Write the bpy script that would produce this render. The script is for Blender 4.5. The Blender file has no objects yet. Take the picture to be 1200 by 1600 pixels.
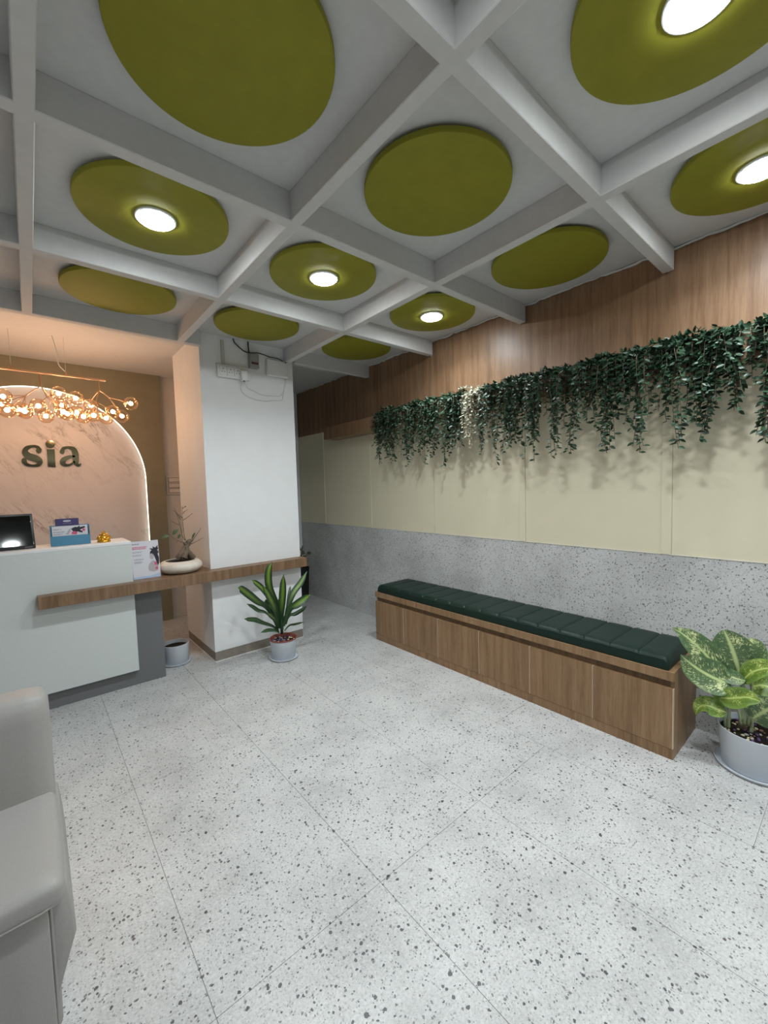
import bpy, bmesh, math, random
from mathutils import Vector, Matrix
random.seed(7)
scn = bpy.context.scene
COL = scn.collection
PI = math.pi

# ------------------------------------------------------------------ camera
CAMZ = 1.474
FPX = 650.15                       # focal length in pixels of a 1200 x 1600 frame
YAW, PITCH, ROLL = 0.70368, -0.060797, -0.028621
fw = Vector((math.sin(YAW)*math.cos(PITCH), math.cos(YAW)*math.cos(PITCH), math.sin(PITCH)))
rt = fw.cross(Vector((0, 0, 1))).normalized()
up = rt.cross(fw)
RT = rt*math.cos(ROLL) + up*math.sin(ROLL)
UP = -rt*math.sin(ROLL) + up*math.cos(ROLL)
FW = fw
CAM = Vector((0, 0, CAMZ))
cd = bpy.data.cameras.new('camera')
cd.sensor_fit = 'HORIZONTAL'; cd.sensor_width = 36.0
cd.lens = FPX/1200*36.0
cd.clip_start = 0.02
cam = bpy.data.objects.new('camera', cd); COL.objects.link(cam)
m = Matrix((RT, UP, -FW)).transposed().to_4x4(); m.translation = CAM
cam.matrix_world = m
scn.camera = cam

# ------------------------------------------------------------------ world, exposure
w = bpy.data.worlds.new('world'); scn.world = w; w.use_nodes = True
w.node_tree.nodes['Background'].inputs[0].default_value = (0.80, 0.87, 1.0, 1)
w.node_tree.nodes['Background'].inputs[1].default_value = 0.12
scn.view_settings.view_transform = 'Standard'
scn.view_settings.look = 'None'
scn.view_settings.gamma = 1.0
scn.view_settings.use_curve_mapping = False
scn.view_settings.exposure = 0.0
LED_STRENGTH = 125.0
LED_WATTS = 7.6
LED_SPREAD = 142.0
LED_COLOR = (0.905, 0.968, 1.0)
BULB_STRENGTH = 88.0
BULB_COLOR = (1.0, 0.68, 0.48)
STRIP_STRENGTH = 4.0

# ------------------------------------------------------------------ picture geometry -> room coordinates (used when measuring where things stand)
def ray(px, py):
    return RT*((px-600)/FPX) + UP*((800-py)/FPX) + FW
def at_x(px, py, X):
    d = ray(px, py); return CAM + d*((X-CAM.x)/d.x)
def at_y(px, py, Y):
    d = ray(px, py); return CAM + d*((Y-CAM.y)/d.y)

# ------------------------------------------------------------------ material helpers
MATS = {}
def base_mat(name):
    mt = bpy.data.materials.new(name); mt.use_nodes = True
    MATS[name] = mt
    return mt, mt.node_tree, mt.node_tree.nodes['Principled BSDF']
def pset(b, color=None, rough=None, metal=None, spec=None, trans=None, sheen=None, coat=None):
    if color is not None: b.inputs['Base Color'].default_value = (*color, 1)
    if rough is not None: b.inputs['Roughness'].default_value = rough
    if metal is not None: b.inputs['Metallic'].default_value = metal
    if spec is not None: b.inputs['Specular IOR Level'].default_value = spec
    if trans is not None: b.inputs['Transmission Weight'].default_value = trans
    if sheen is not None: b.inputs['Sheen Weight'].default_value = sheen
    if coat is not None: b.inputs['Coat Weight'].default_value = coat
def N(nt, t, **kw):
    n = nt.nodes.new(t)
    for k, v in kw.items(): setattr(n, k, v)
    return n
def L(nt, a, b): nt.links.new(a, b)
def mapping(nt, scale=(1, 1, 1), rot=(0, 0, 0), world=True):
    if world:
        g = N(nt, 'ShaderNodeNewGeometry'); src = g.outputs['Position']
    else:
        g = N(nt, 'ShaderNodeTexCoord'); src = g.outputs['Object']
    mp = N(nt, 'ShaderNodeMapping')
    mp.inputs['Scale'].default_value = scale; mp.inputs['Rotation'].default_value = rot
    L(nt, src, mp.inputs['Vector'])
    return mp.outputs['Vector']
def noise(nt, vec, scale, detail=3, rough=.5, dist=0):
    n = N(nt, 'ShaderNodeTexNoise'); L(nt, vec, n.inputs['Vector'])
    n.inputs['Scale'].default_value = scale; n.inputs['Detail'].default_value = detail
    n.inputs['Roughness'].default_value = rough; n.inputs['Distortion'].default_value = dist
    return n
def ramp(nt, fac, stops):
    r = N(nt, 'ShaderNodeValToRGB'); L(nt, fac, r.inputs['Fac'])
    e = r.color_ramp.elements
    while len(e) > 1: e.remove(e[-1])
    e[0].position = stops[0][0]; e[0].color = (*stops[0][1], 1)
    for p, c in stops[1:]:
        x = e.new(p); x.color = (*c, 1)
    return r.outputs['Color']
def mixc(nt, fac, a, b, mode='MIX'):
    n = N(nt, 'ShaderNodeMix', data_type='RGBA', blend_type=mode)
    for s, v in ((n.inputs[0], fac), (n.inputs[6], a), (n.inputs[7], b)):
        if isinstance(v, (int, float)): s.default_value = v
        elif isinstance(v, tuple): s.default_value = (*v, 1)
        else: L(nt, v, s)
    return n.outputs[2]
def math_(nt, op, a, b=None):
    n = N(nt, 'ShaderNodeMath', operation=op)
    for s, v in ((n.inputs[0], a), (n.inputs[1], b)):
        if v is None: continue
        if isinstance(v, (int, float)): s.default_value = v
        else: L(nt, v, s)
    return n.outputs[0]
def bump(nt, b, h, strength=.2, dist=.002):
    n = N(nt, 'ShaderNodeBump'); n.inputs['Strength'].default_value = strength
    n.inputs['Distance'].default_value = dist
    L(nt, h, n.inputs['Height']); L(nt, n.outputs['Normal'], b.inputs['Normal'])

def plain(name, color, rough=.5, metal=0., spec=.5, grain=0., gscale=60, bumpy=0.):
    mt, nt, b = base_mat(name); pset(b, color, rough, metal, spec)
    if grain or bumpy:
        v = mapping(nt); n = noise(nt, v, gscale, 4, .6)
        if grain:
            lo = tuple(max(0, c*(1-grain)) for c in color); hi = tuple(min(1, c*(1+grain)) for c in color)
            L(nt, ramp(nt, n.outputs['Fac'], [(.3, lo), (.7, hi)]), b.inputs['Base Color'])
        if bumpy: bump(nt, b, n.outputs['Fac'], bumpy, .002)
    return mt
def glow(name, color, strength):
    mt, nt, b = base_mat(name); pset(b, (0, 0, 0), .5)
    b.inputs['Emission Color'].default_value = (*color, 1)
    b.inputs['Emission Strength'].default_value = strength
    return mt

def terrazzo(name, tone, seed, rough=.38, dark=1.0, more=0.):
    mt, nt, b = base_mat(name)
    v = mapping(nt)
    off = N(nt, 'ShaderNodeVectorMath', operation='ADD'); off.inputs[1].default_value = (seed, seed*1.7, seed*.6); L(nt, v, off.inputs[0])
    v0 = off.outputs[0]
    wob = noise(nt, v0, 55, 2, .6)
    sc = N(nt, 'ShaderNodeVectorMath', operation='SCALE'); L(nt, wob.outputs['Color'], sc.inputs[0]); sc.inputs['Scale'].default_value = .012
    ad = N(nt, 'ShaderNodeVectorMath', operation='ADD'); L(nt, v0, ad.inputs[0]); L(nt, sc.outputs[0], ad.inputs[1])
    vv = ad.outputs[0]
    cloud = noise(nt, v0, 3.2, 6, .62)
    c = ramp(nt, cloud.outputs['Fac'], [(.30, tuple(x*.80 for x in tone)), (.52, tone), (.74, tuple(min(1, x*1.12) for x in tone))])
    fine = noise(nt, v0, 120, 3, .65)
    c = mixc(nt, .55, c, ramp(nt, fine.outputs['Fac'], [(.3, (.33, .33, .33)), (.5, (.5, .5, .5)), (.7, (.62, .62, .62))]), 'OVERLAY')
    def chips(scale, size, thr, colr, fac=1.0):
        nonlocal c
        vo = N(nt, 'ShaderNodeTexVoronoi'); vo.inputs['Scale'].default_value = scale; L(nt, vv, vo.inputs['Vector'])
        sep = N(nt, 'ShaderNodeSeparateColor'); L(nt, vo.outputs['Color'], sep.inputs[0])
        d = math_(nt, 'LESS_THAN', vo.outputs['Distance'], math_(nt, 'MULTIPLY', sep.outputs[1], size))
        s = math_(nt, 'GREATER_THAN', sep.outputs[0], thr)
        k = math_(nt, 'MULTIPLY', math_(nt, 'MULTIPLY', d, s), fac)
        cc = mixc(nt, sep.outputs[2], colr, tuple(min(.66, x*2.0+.02) for x in colr))
        c = mixc(nt, k, c, cc)
    chips(80, .55, .35, tuple(x*1.06 for x in tone), .35)
    chips(210, .55, .35, (.27, .27, .265), .55)
    chips(150, .52, .46, (.17, .17, .165), .7*dark)
    chips(112, .54, .77-more, (.07, .07, .07), .85*dark)
    chips(72, .45, .83-more, (.035, .035, .038), .92*dark)
    chips(44, .33, .93-more, (.03, .03, .034), .92*dark)
    L(nt, c, b.inputs['Base Color'])
    pset(b, None, rough, 0, .4)
    bump(nt, b, fine.outputs['Fac'], .04, .001)
    return mt

def wood(name, dark, mid, light, rough=.42, seed=0., axis='Z'):
    mt, nt, b = base_mat(name)
    g = N(nt, 'ShaderNodeNewGeometry')
    oi = N(nt, 'ShaderNodeObjectInfo')
    rnd = N(nt, 'ShaderNodeVectorMath', operation='SCALE'); L(nt, g.outputs['Position'], rnd.inputs[0]); rnd.inputs['Scale'].default_value = 1
    ad = N(nt, 'ShaderNodeVectorMath', operation='ADD'); L(nt, rnd.outputs[0], ad.inputs[0])
    cmb = N(nt, 'ShaderNodeCombineXYZ'); L(nt, math_(nt, 'MULTIPLY', oi.outputs['Random'], 9.0), cmb.inputs[0]); L(nt, math_(nt, 'MULTIPLY', oi.outputs['Random'], 5.0), cmb.inputs[1]); cmb.inputs[2].default_value = seed
    L(nt, cmb.outputs[0], ad.inputs[1])
    mp = N(nt, 'ShaderNodeMapping'); L(nt, ad.outputs[0], mp.inputs['Vector'])
    mp.inputs['Scale'].default_value = (1, 1, .055) if axis == 'Z' else ((.055, 1, 1) if axis == 'X' else (1, .055, 1))
    n1 = noise(nt, mp.outputs[0], 26, 5, .6, .35)
    n2 = noise(nt, mp.outputs[0], 150, 3, .7)
    n3 = noise(nt, mp.outputs[0], 5.5, 2, .5, .6)
    c = ramp(nt, n1.outputs['Fac'], [(.30, dark), (.5, mid), (.72, light)])
    c = mixc(nt, .35, c, ramp(nt, n2.outputs['Fac'], [(.35, (.30, .30, .30)), (.6, (.62, .62, .62))]), 'OVERLAY')
    c = mixc(nt, .35, c, ramp(nt, n3.outputs['Fac'], [(.3, (.36, .36, .36)), (.7, (.6, .6, .6))]), 'OVERLAY')
    L(nt, c, b.inputs['Base Color'])
    pset(b, None, rough, 0, .35)
    bump(nt, b, n2.outputs['Fac'], .06, .001)
    return mt

M_floor = terrazzo('terrazzo_floor', (.485, .49, .482), 0.0, .36)
M_dado = terrazzo('terrazzo_dado', (.585, .59, .585), 3.3, .40, 1.0, .05)
M_grout = plain('grout', (.42, .42, .41), .8)
M_ceil = plain('ceiling_paint', (.60, .597, .585), .75, 0, .3, .03, 25, .25)
M_white = plain('white_paint', (.77, .78, .78), .55, 0, .4, .02, 8, .05)
M_pink = plain('pale_paint', (.62, .585, .545), .7, 0, .3, .03, 12)
M_cream = plain('cream_paint', (.76, .705, .525), .5, 0, .35, .02, 5, .04)
M_olive = plain('olive_paint', (.245, .222, .15), .6, 0, .3, .05, 9)
M_woodwall = wood('oak_laminate_wall', (.175, .098, .05), (.245, .143, .08), (.31, .19, .112), .38, 1.)
M_woodb = wood('oak_laminate_bench', (.19, .110, .053), (.26, .155, .080), (.32, .20, .11), .42, 4.)
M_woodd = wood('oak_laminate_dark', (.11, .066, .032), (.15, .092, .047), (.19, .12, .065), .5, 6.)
M_woods = wood('oak_laminate_shelf', (.15, .085, .045), (.21, .125, .07), (.275, .175, .105), .42, 8.)
M_edgew = plain('pale_cream_trim', (.80, .77, .66), .5)
M_edge = plain('pale_edge_band', (.52, .42, .30), .5)
M_disc = plain('olive_green_disc', (.25, .24, .020), .62, 0, .3, .06, 14)
M_led = glow('led_diffuser', LED_COLOR, LED_STRENGTH)
M_ledrim = plain('led_rim', (.8, .82, .84), .4)
M_deskw = plain('desk_white_laminate', (.60, .635, .625), .5, 0, .4, .08, 260, .1)
M_grey = plain('dark_grey_laminate', (.15, .152, .155), .5, 0, .4, .03, 60)
M_plinth = plain('grey_brown_plinth', (.235, .205, .17), .5, 0, .4, .12, 30)
M_leather = plain('dark_green_leather', (.005, .018, .0125), .44, 0, .25, .15, 90, .12)
M_sofa = plain('grey_leatherette', (.30, .288, .272), .48, 0, .35, .05, 220, .08)
M_pot = plain('pale_blue_grey_plastic', (.58, .62, .67), .45, 0, .4, .05, 300)
M_terra = plain('red_brown_plastic', (.25, .06, .04), .5)
M_soil = plain('dark_soil', (.018, .014, .011), .95, 0, .1, .5, 120, .8)
M_black = plain('black_plastic', (.012, .012, .013), .35, 0, .5)
M_blackpot = plain('black_pot', (.006, .006, .007), .55)
M_gold = plain('rose_gold_metal', (.60, .39, .24), .28, 1.0)
M_goldfig = plain('gold_figurine', (.75, .42, .06), .28, 1.0)
M_letter = plain('black_gold_mirror', (.27, .225, .125), .07, 1.0)
M_strip = glow('warm_led_strip', (1.0, .93, .78), STRIP_STRENGTH)
M_bulb = glow('warm_filament', BULB_COLOR, BULB_STRENGTH)
M_cable = plain('black_cable', (.012, .012, .012), .5)
M_wcable = plain('white_cable', (.60, .60, .58), .5)
M_plast = plain('white_plastic', (.74, .745, .74), .4)
M_gplast = plain('grey_plastic', (.30, .295, .28), .45)
M_slot = plain('dark_slot', (.03, .03, .03), .6)
M_redtag = plain('red_label', (.25, .04, .03), .5)
M_condo = plain('pale_conduit', (.52, .50, .45), .5)
M_twig = plain('grey_brown_bark', (.16, .12, .085), .8, 0, .2, .35, 70, .5)
M_bleaf = plain('dull_green_leaf', (.075, .105, .04), .5, 0, .4, .3, 80)
M_bowl = plain('cream_glazed_ceramic', (.66, .60, .52), .3, 0, .5, .10, 16)
M_ivy = plain('dark_ivy_leaf', (.022, .054, .028), .42, 0, .32, .45, 22)
M_ivyp = plain('pale_ivy_leaf', (.42, .41, .30), .34, 0, .5, .45, 60)
M_vine = plain('brown_vine_stem', (.10, .075, .045), .7)
M_vinep = plain('pale_vine_stem', (.30, .27, .19), .7)
M_screen = plain('glossy_black_screen', (.004, .005, .007), .06, 0, .5)
M_paper = plain('white_print_paper', (.62, .62, .66), .5)
M_ink = plain('grey_print', (.28, .28, .34), .6)
M_pinkink = plain('pink_red_print', (.60, .09, .20), .6)
M_hair = plain('black_print', (.012, .012, .022), .6)
M_skin = plain('grey_skin_print', (.42, .38, .40), .6)
M_bluepr = plain('pale_blue_print', (.40, .52, .68), .6)
M_purple = plain('dark_purple_card', (.035, .025, .12), .5)
M_acrylic = plain('teal_blue_acrylic', (.055, .21, .34), .22, 0, .5)

# marble
mt, nt, b = base_mat('pink_marble'); M_marble = mt
v = mapping(nt, (1, 1, 1), (0, math.radians(38), 0))
st = N(nt, 'ShaderNodeMapping'); st.inputs['Scale'].default_value = (3.0, 1, .75); L(nt, v, st.inputs['Vector'])
n1 = noise(nt, st.outputs[0], 1.7, 7, .62, .5)
n2 = noise(nt, st.outputs[0], 4.0, 7, .65, .8)
n3 = noise(nt, v, 1.6, 3, .5)
a = math_(nt, 'ABSOLUTE', math_(nt, 'SUBTRACT', n1.outputs['Fac'], .5))
a2 = math_(nt, 'ABSOLUTE', math_(nt, 'SUBTRACT', n2.outputs['Fac'], .53))
gate = ramp(nt, n3.outputs['Fac'], [(.46, (0, 0, 0)), (.66, (1, 1, 1))])
v1 = ramp(nt, a, [(.0, (1, 1, 1)), (.012, (.25, .25, .25)), (.05, (0, 0, 0))])
v2 = ramp(nt, a2, [(.0, (.7, .7, .7)), (.02, (0, 0, 0))])
k = math_(nt, 'MULTIPLY', math_(nt, 'ADD', v1, v2), gate)
k = math_(nt, 'MINIMUM', math_(nt, 'MULTIPLY', k, .75), 1.0)
L(nt, mixc(nt, k, ramp(nt, n3.outputs['Fac'], [(.3, (.66, .615, .60)), (.7, (.73, .685, .67))]), (.22, .185, .165)), b.inputs['Base Color'])
pset(b, None, .35, 0, .4)

# glass globes: clear thin glass, light passes straight through
mt = bpy.data.materials.new('thin_amber_glass'); mt.use_nodes = True; M_glass = mt
nt = mt.node_tree; nt.nodes.clear()
o = N(nt, 'ShaderNodeOutputMaterial'); mx = N(nt, 'ShaderNodeMixShader'); tr = N(nt, 'ShaderNodeBsdfTransparent'); gl = N(nt, 'ShaderNodeBsdfGlossy'); lw = N(nt, 'ShaderNodeLayerWeight')
tr.inputs[0].default_value = (1.0, .90, .78, 1); gl.inputs[0].default_value = (1, .82, .62, 1); gl.inputs['Roughness'].default_value = .05
lw.inputs['Blend'].default_value = .45
L(nt, math_(nt, 'MULTIPLY', lw.outputs['Facing'], .8), mx.inputs[0])
L(nt, tr.outputs[0], mx.inputs[1]); L(nt, gl.outputs[0], mx.inputs[2]); L(nt, mx.outputs[0], o.inputs[0])

def leaf_mat(name, stops, speck=None, rough=.4, translucent=.15):
    """colour across the leaf from its UV: u 0..1 across, v along"""
    mt, nt, b = base_mat(name)
    uv = N(nt, 'ShaderNodeUVMap'); sep = N(nt, 'ShaderNodeSeparateXYZ'); L(nt, uv.outputs[0], sep.inputs[0])
    d = math_(nt, 'MULTIPLY', math_(nt, 'ABSOLUTE', math_(nt, 'SUBTRACT', sep.outputs[0], .5)), 2.0)
    vec = mapping(nt)
    wob = noise(nt, vec, 60, 2, .5)
    d2 = math_(nt, 'ADD', d, math_(nt, 'MULTIPLY', math_(nt, 'SUBTRACT', wob.outputs['Fac'], .5), .22))
    c = ramp(nt, d2, stops)
    if speck:
        cb = N(nt, 'ShaderNodeCombineXYZ'); oi = N(nt, 'ShaderNodeObjectInfo')
        L(nt, math_(nt, 'MULTIPLY', d, 3.0), cb.inputs[0]); L(nt, math_(nt, 'MULTIPLY', math_(nt, 'SUBTRACT', sep.outputs[1], math_(nt, 'MULTIPLY', d, .22)), 17.0), cb.inputs[1])
        L(nt, math_(nt, 'ADD', math_(nt, 'MULTIPLY', oi.outputs['Random'], 40.0), math_(nt, 'GREATER_THAN', sep.outputs[0], .5)), cb.inputs[2])
        n = noise(nt, cb.outputs[0], 2.6, 5, .72, .5)
        big = noise(nt, vec, 18, 2, .5)
        th = math_(nt, 'ADD', n.outputs['Fac'], math_(nt, 'MULTIPLY', math_(nt, 'SUBTRACT', big.outputs['Fac'], .5), .5))
        kk = ramp(nt, th, [(speck[1], (0, 0, 0)), (speck[1]+.05, (1, 1, 1))])
        edge = ramp(nt, d, [(.80, (1, 1, 1)), (.97, (.15, .15, .15))])
        c = mixc(nt, math_(nt, 'MULTIPLY', kk, edge), c, speck[2])
        rib = ramp(nt, d, [(.0, (1, 1, 1)), (.06, (.8, .8, .8)), (.11, (0, 0, 0))])
        c = mixc(nt, rib, c, speck[3])
    L(nt, c, b.inputs['Base Color'])
    pset(b, None, rough, 0, .45)
    return mt
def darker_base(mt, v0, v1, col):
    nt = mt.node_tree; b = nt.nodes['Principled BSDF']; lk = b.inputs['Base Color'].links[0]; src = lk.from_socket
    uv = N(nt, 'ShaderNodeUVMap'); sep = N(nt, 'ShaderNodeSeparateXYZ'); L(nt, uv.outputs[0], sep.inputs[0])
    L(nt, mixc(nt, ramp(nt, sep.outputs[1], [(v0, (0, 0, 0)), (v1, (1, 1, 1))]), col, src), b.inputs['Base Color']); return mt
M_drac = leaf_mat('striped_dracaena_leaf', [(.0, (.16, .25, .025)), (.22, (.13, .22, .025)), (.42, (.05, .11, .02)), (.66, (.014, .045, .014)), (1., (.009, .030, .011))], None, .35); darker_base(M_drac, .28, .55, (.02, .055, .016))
M_dracd = leaf_mat('dark_dracaena_leaf', [(.0, (.05, .10, .03)), (.4, (.03, .075, .025)), (1., (.010, .035, .014))], None, .35)
M_agla = leaf_mat('speckled_green_leaf', [(.0, (.10, .165, .07)), (.6, (.065, .12, .05)), (1., (.09, .165, .065))], (120, .54, (.62, .68, .33), (.50, .60, .26)))
M_aglay = leaf_mat('yellow_green_leaf', [(.0, (.17, .26, .04)), (.5, (.085, .155, .02)), (1., (.15, .25, .05))], (120, .56, (.52, .60, .16), (.45, .55, .16)))
M_stalk = plain('pale_green_stalk', (.36, .42, .24), .5, 0, .4, .12, 30)

# ------------------------------------------------------------------ mesh helpers
def tag(o, label=None, cat=None, group=None, kind=None):
    if label: o['label'] = label
    if cat: o['category'] = cat
    if group: o['group'] = group
    if kind: o['kind'] = kind
    return o
def obj(name, bm, mat, parent=None, smooth=None, recalc=True):
    if recalc: bmesh.ops.recalc_face_normals(bm, faces=bm.faces)
    me = bpy.data.meshes.new(name); bm.to_mesh(me); bm.free()
    for mm in (mat if isinstance(mat, (list, tuple)) else [mat]): me.materials.append(mm)
    if smooth is not None:
        for p in me.polygons: p.use_smooth = True
        if smooth < 180: me.set_sharp_from_angle(angle=math.radians(smooth))
    ob = bpy.data.objects.new(name, me); COL.objects.link(ob)
    if parent is not None:
        ob.parent = parent
        ob.matrix_parent_inverse = world_of(parent).inverted()
    return ob
def world_of(o):
    mw = Matrix.LocRotScale(o.location, o.rotation_euler, o.scale)
    return (world_of(o.parent) @ o.matrix_parent_inverse @ mw) if o.parent else mw
def empty(name, loc, label=None, cat=None, group=None):
    o = bpy.data.objects.new(name, None); COL.objects.link(o); o.location = loc
    o.empty_display_size = .05
    return tag(o, label, cat, group)
def B(): return bmesh.new()
def box(bm, x0, x1, y0, y1, z0, z1, r=0, seg=2):
    g = bmesh.ops.create_cube(bm, size=1)['verts']
    for v in g:
        v.co = Vector((x0+(v.co.x+.5)*(x1-x0), y0+(v.co.y+.5)*(y1-y0), z0+(v.co.z+.5)*(z1-z0)))
    if r:
        es = list({e for v in g for e in v.link_edges})
        bmesh.ops.bevel(bm, geom=es, offset=r, segments=seg, profile=.5, affect='EDGES')
    return bm
def bx(*a, **k): return box(B(), *a, **k)
def lathe(bm, prof, n=40, c=(0, 0, 0), close=False):
    rings = []
    for r, z in prof:
        if r < 1e-6: rings.append([bm.verts.new((c[0], c[1], c[2]+z))]*n)
        else: rings.append([bm.verts.new((c[0]+r*math.cos(2*PI*i/n), c[1]+r*math.sin(2*PI*i/n), c[2]+z)) for i in range(n)])
    for a, b_ in zip(rings, rings[1:]):
        for i in range(n):
            q = [a[i], a[(i+1) % n], b_[(i+1) % n], b_[i]]
            u = []
            for v_ in q:
                if v_ not in u: u.append(v_)
            if len(u) > 2: bm.faces.new(u)
    return bm
def tube(bm, pts, r, n=8, caps=True):
    pts = [Vector(p) for p in pts]
    rr = r if isinstance(r, (list, tuple)) else [r]*len(pts)
    rings = []; ref = None
    for i, p in enumerate(pts):
        t = (pts[min(i+1, len(pts)-1)]-pts[max(i-1, 0)]).normalized()
        if ref is None: ref = Vector((0, 0, 1)) if abs(t.z) < .9 else Vector((1, 0, 0))
        s = t.cross(ref).normalized(); u = s.cross(t); ref = u
        rings.append([bm.verts.new(p+(s*math.cos(2*PI*k/n)+u*math.sin(2*PI*k/n))*rr[i]) for k in range(n)])
    for a, b_ in zip(rings, rings[1:]):
        for k in range(n): bm.faces.new((a[k], a[(k+1) % n], b_[(k+1) % n], b_[k]))
    if caps: bm.faces.new(rings[0][::-1]); bm.faces.new(rings[-1])
    return bm
def spline(pts, n=6):
    """Catmull-Rom through tuples of any length"""
    P = [tuple(p) for p in pts]; P = [tuple(2*a-b_ for a, b_ in zip(P[0], P[1]))]+P+[tuple(2*a-b_ for a, b_ in zip(P[-1], P[-2]))]
    out = []
    for i in range(1, len(P)-2):
        for k in range(n):
            t = k/n
            out.append(tuple(.5*((2*p1)+(-p0+p2)*t+(2*p0-5*p1+4*p2-p3)*t*t+(-p0+3*p1-3*p2+p3)*t**3) for p0, p1, p2, p3 in zip(P[i-1], P[i], P[i+1], P[i+2])))
    out.append(P[-2]); return out
def sphere(bm, c, r, u=12, v=8):
    g = bmesh.ops.create_uvsphere(bm, u_segments=u, v_segments=v, radius=r)['verts']
    for x in g: x.co += Vector(c)
    return bm
def prism(bm, poly, frame, t):
    """poly of 2-d points extruded by t; frame = (origin, e1, e2, normal)"""
    o_, a, b_, n = [Vector(x) for x in frame]
    f = [bm.verts.new(o_+a*p[0]+b_*p[1]+n*t) for p in poly]; bk = [bm.verts.new(o_+a*p[0]+b_*p[1]) for p in poly]
    bm.faces.new(f); bm.faces.new(bk[::-1])
    for i in range(len(poly)):
        j = (i+1) % len(poly); bm.faces.new((f[i], bk[i], bk[j], f[j]))
    return bm
def ribbon(bm, path, frame, t):
    """path of (x, y, width): a stroke extruded by t"""
    o_, a, b_, n = [Vector(x) for x in frame]
    P = spline(path, 8); Lp, Rp = [], []
    for i, p in enumerate(P):
        q0 = P[max(i-1, 0)]; q1 = P[min(i+1, len(P)-1)]
        d = Vector((q1[0]-q0[0], q1[1]-q0[1])).normalized(); s = Vector((-d.y, d.x))*p[2]*.5
        Lp.append((p[0]+s.x, p[1]+s.y)); Rp.append((p[0]-s.x, p[1]-s.y))
    V = lambda p, z: bm.verts.new(o_+a*p[0]+b_*p[1]+n*z)
    lf = [V(p, t) for p in Lp]; rf = [V(p, t) for p in Rp]; lb = [V(p, 0) for p in Lp]; rb = [V(p, 0) for p in Rp]
    for i in range(len(P)-1):
        bm.faces.new((lf[i], lf[i+1], rf[i+1], rf[i])); bm.faces.new((lb[i], rb[i], rb[i+1], lb[i+1]))
        bm.faces.new((lf[i], lb[i], lb[i+1], lf[i+1])); bm.faces.new((rf[i], rf[i+1], rb[i+1], rb[i]))
    bm.faces.new((lf[0], rf[0], rb[0], lb[0])); bm.faces.new((lf[-1], lb[-1], rb[-1], rf[-1]))
    return bm
def leaf(bm, spine, wid, nrm, fold=.18, prof=None, thick=.0012, nseg=6, wave=0.):
    """leaf blade along spine points; wid = full width in metres; nrm = side the blade shows; UV u across, v along"""
    uvl = bm.loops.layers.uv.verify()
    P = [Vector(p) for p in spline([tuple(p) for p in spine], nseg)]
    n = len(P); rows = []
    for i, p in enumerate(P):
        t = (P[min(i+1, n-1)]-P[max(i-1, 0)]).normalized()
        nn = (nrm-t*nrm.dot(t)).normalized(); s = t.cross(nn).normalized()
        v = i/(n-1)
        wv = (prof(v) if prof else math.sin(PI*min(1, v*.93+.07))**.8)*wid*.5
        row = []
        for k in (-1, -.55, 0, .55, 1):
            z = abs(k)*fold*wv + (wave*wid*math.sin(v*17+k*2)*abs(k) if wave else 0)
            row.append((p+s*k*wv+nn*z, (k*.5+.5, v)))
        rows.append(row)
    for sg in (1, -1):
        vr = [[(bm.verts.new(q-(0 if sg == 1 else 1)*nrm*thick), uv) for q, uv in row] for row in rows]
        for a, b_ in zip(vr, vr[1:]):
            for k in range(4):
                q = [a[k], a[k+1], b_[k+1], b_[k]]
                if sg < 0: q = q[::-1]
                try: f = bm.faces.new([x[0] for x in q])
                except ValueError: continue
                for lp, x in zip(f.loops, q): lp[uvl].uv = x[1]
    return bm

# ------------------------------------------------------------------ room dimensions
XW = 2.908          # wall with the bench
XL = -2.3           # far side wall, outside the frame
YB = 5.33           # end wall behind the desk
YF = -2.4           # street side, behind the camera
ZS = 2.795          # ceiling slab
ZB = 2.668          # underside of the beams
def struct(o): o['kind'] = 'structure'; return o

# floor with its tiles
floor = struct(obj('floor', bx(XL-.1, XW+.1, YF-.1, YB+.1, -.12, -.004), M_grout))
rows_x = [.309+.6*k for k in range(-5, 6)]
for ix, x0 in enumerate(rows_x):
    x1 = min(x0+.6, XW); xa = max(x0, XL)
    if x1-xa < .02: continue
    offs = {4: .27, 5: 0.}.get(ix-5+1, 1.153)
    y = offs-1.2*4
    off0 = .27 if abs(x0-2.109) < .01 else 1.153
    y = off0-1.2*4
    while y < YB:
        ya, yb = max(y, YF), min(y+1.2, YB)
        if yb-ya > .02:
            obj('floor_tile', bx(xa+.0009, x1-.0009, ya+.0009, yb-.0009, -.004, random.uniform(-.0003, .0003)), M_floor, floor)
        y += 1.2

# ceiling slab, beams
ceiling = struct(obj('ceiling', bx(XL-.1, XW+.1, YF-.1, YB+.1, ZS, ZS+.15), M_ceil))
BY = [.806+.94*k for k in range(-3, 3)]+[3.622]
BX = [.060+.935*k for k in range(-2, 3)]
BX = [.060-1.87, .060-.935, .060, .989, 1.931]
for yb in BY[:-1]: obj('beam', bx(XL, XW-.012, yb-.0285, yb+.0285, ZB, ZS+.001, r=.003, seg=1), M_ceil, ceiling)
for xa, xb in ((XL, 1.138), (1.996, XW-.012)): obj('beam', bx(xa, xb, 3.5935, 3.6505, ZB, ZS+.001, r=.003, seg=1), M_ceil, ceiling)
for xb in BX: obj('beam', bx(xb-.0265, xb+.0265, YF, 3.649 if xb > 1.5 else 3.6, ZB+.0004, ZS+.001, r=.003, seg=1), M_ceil, ceiling)
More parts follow.
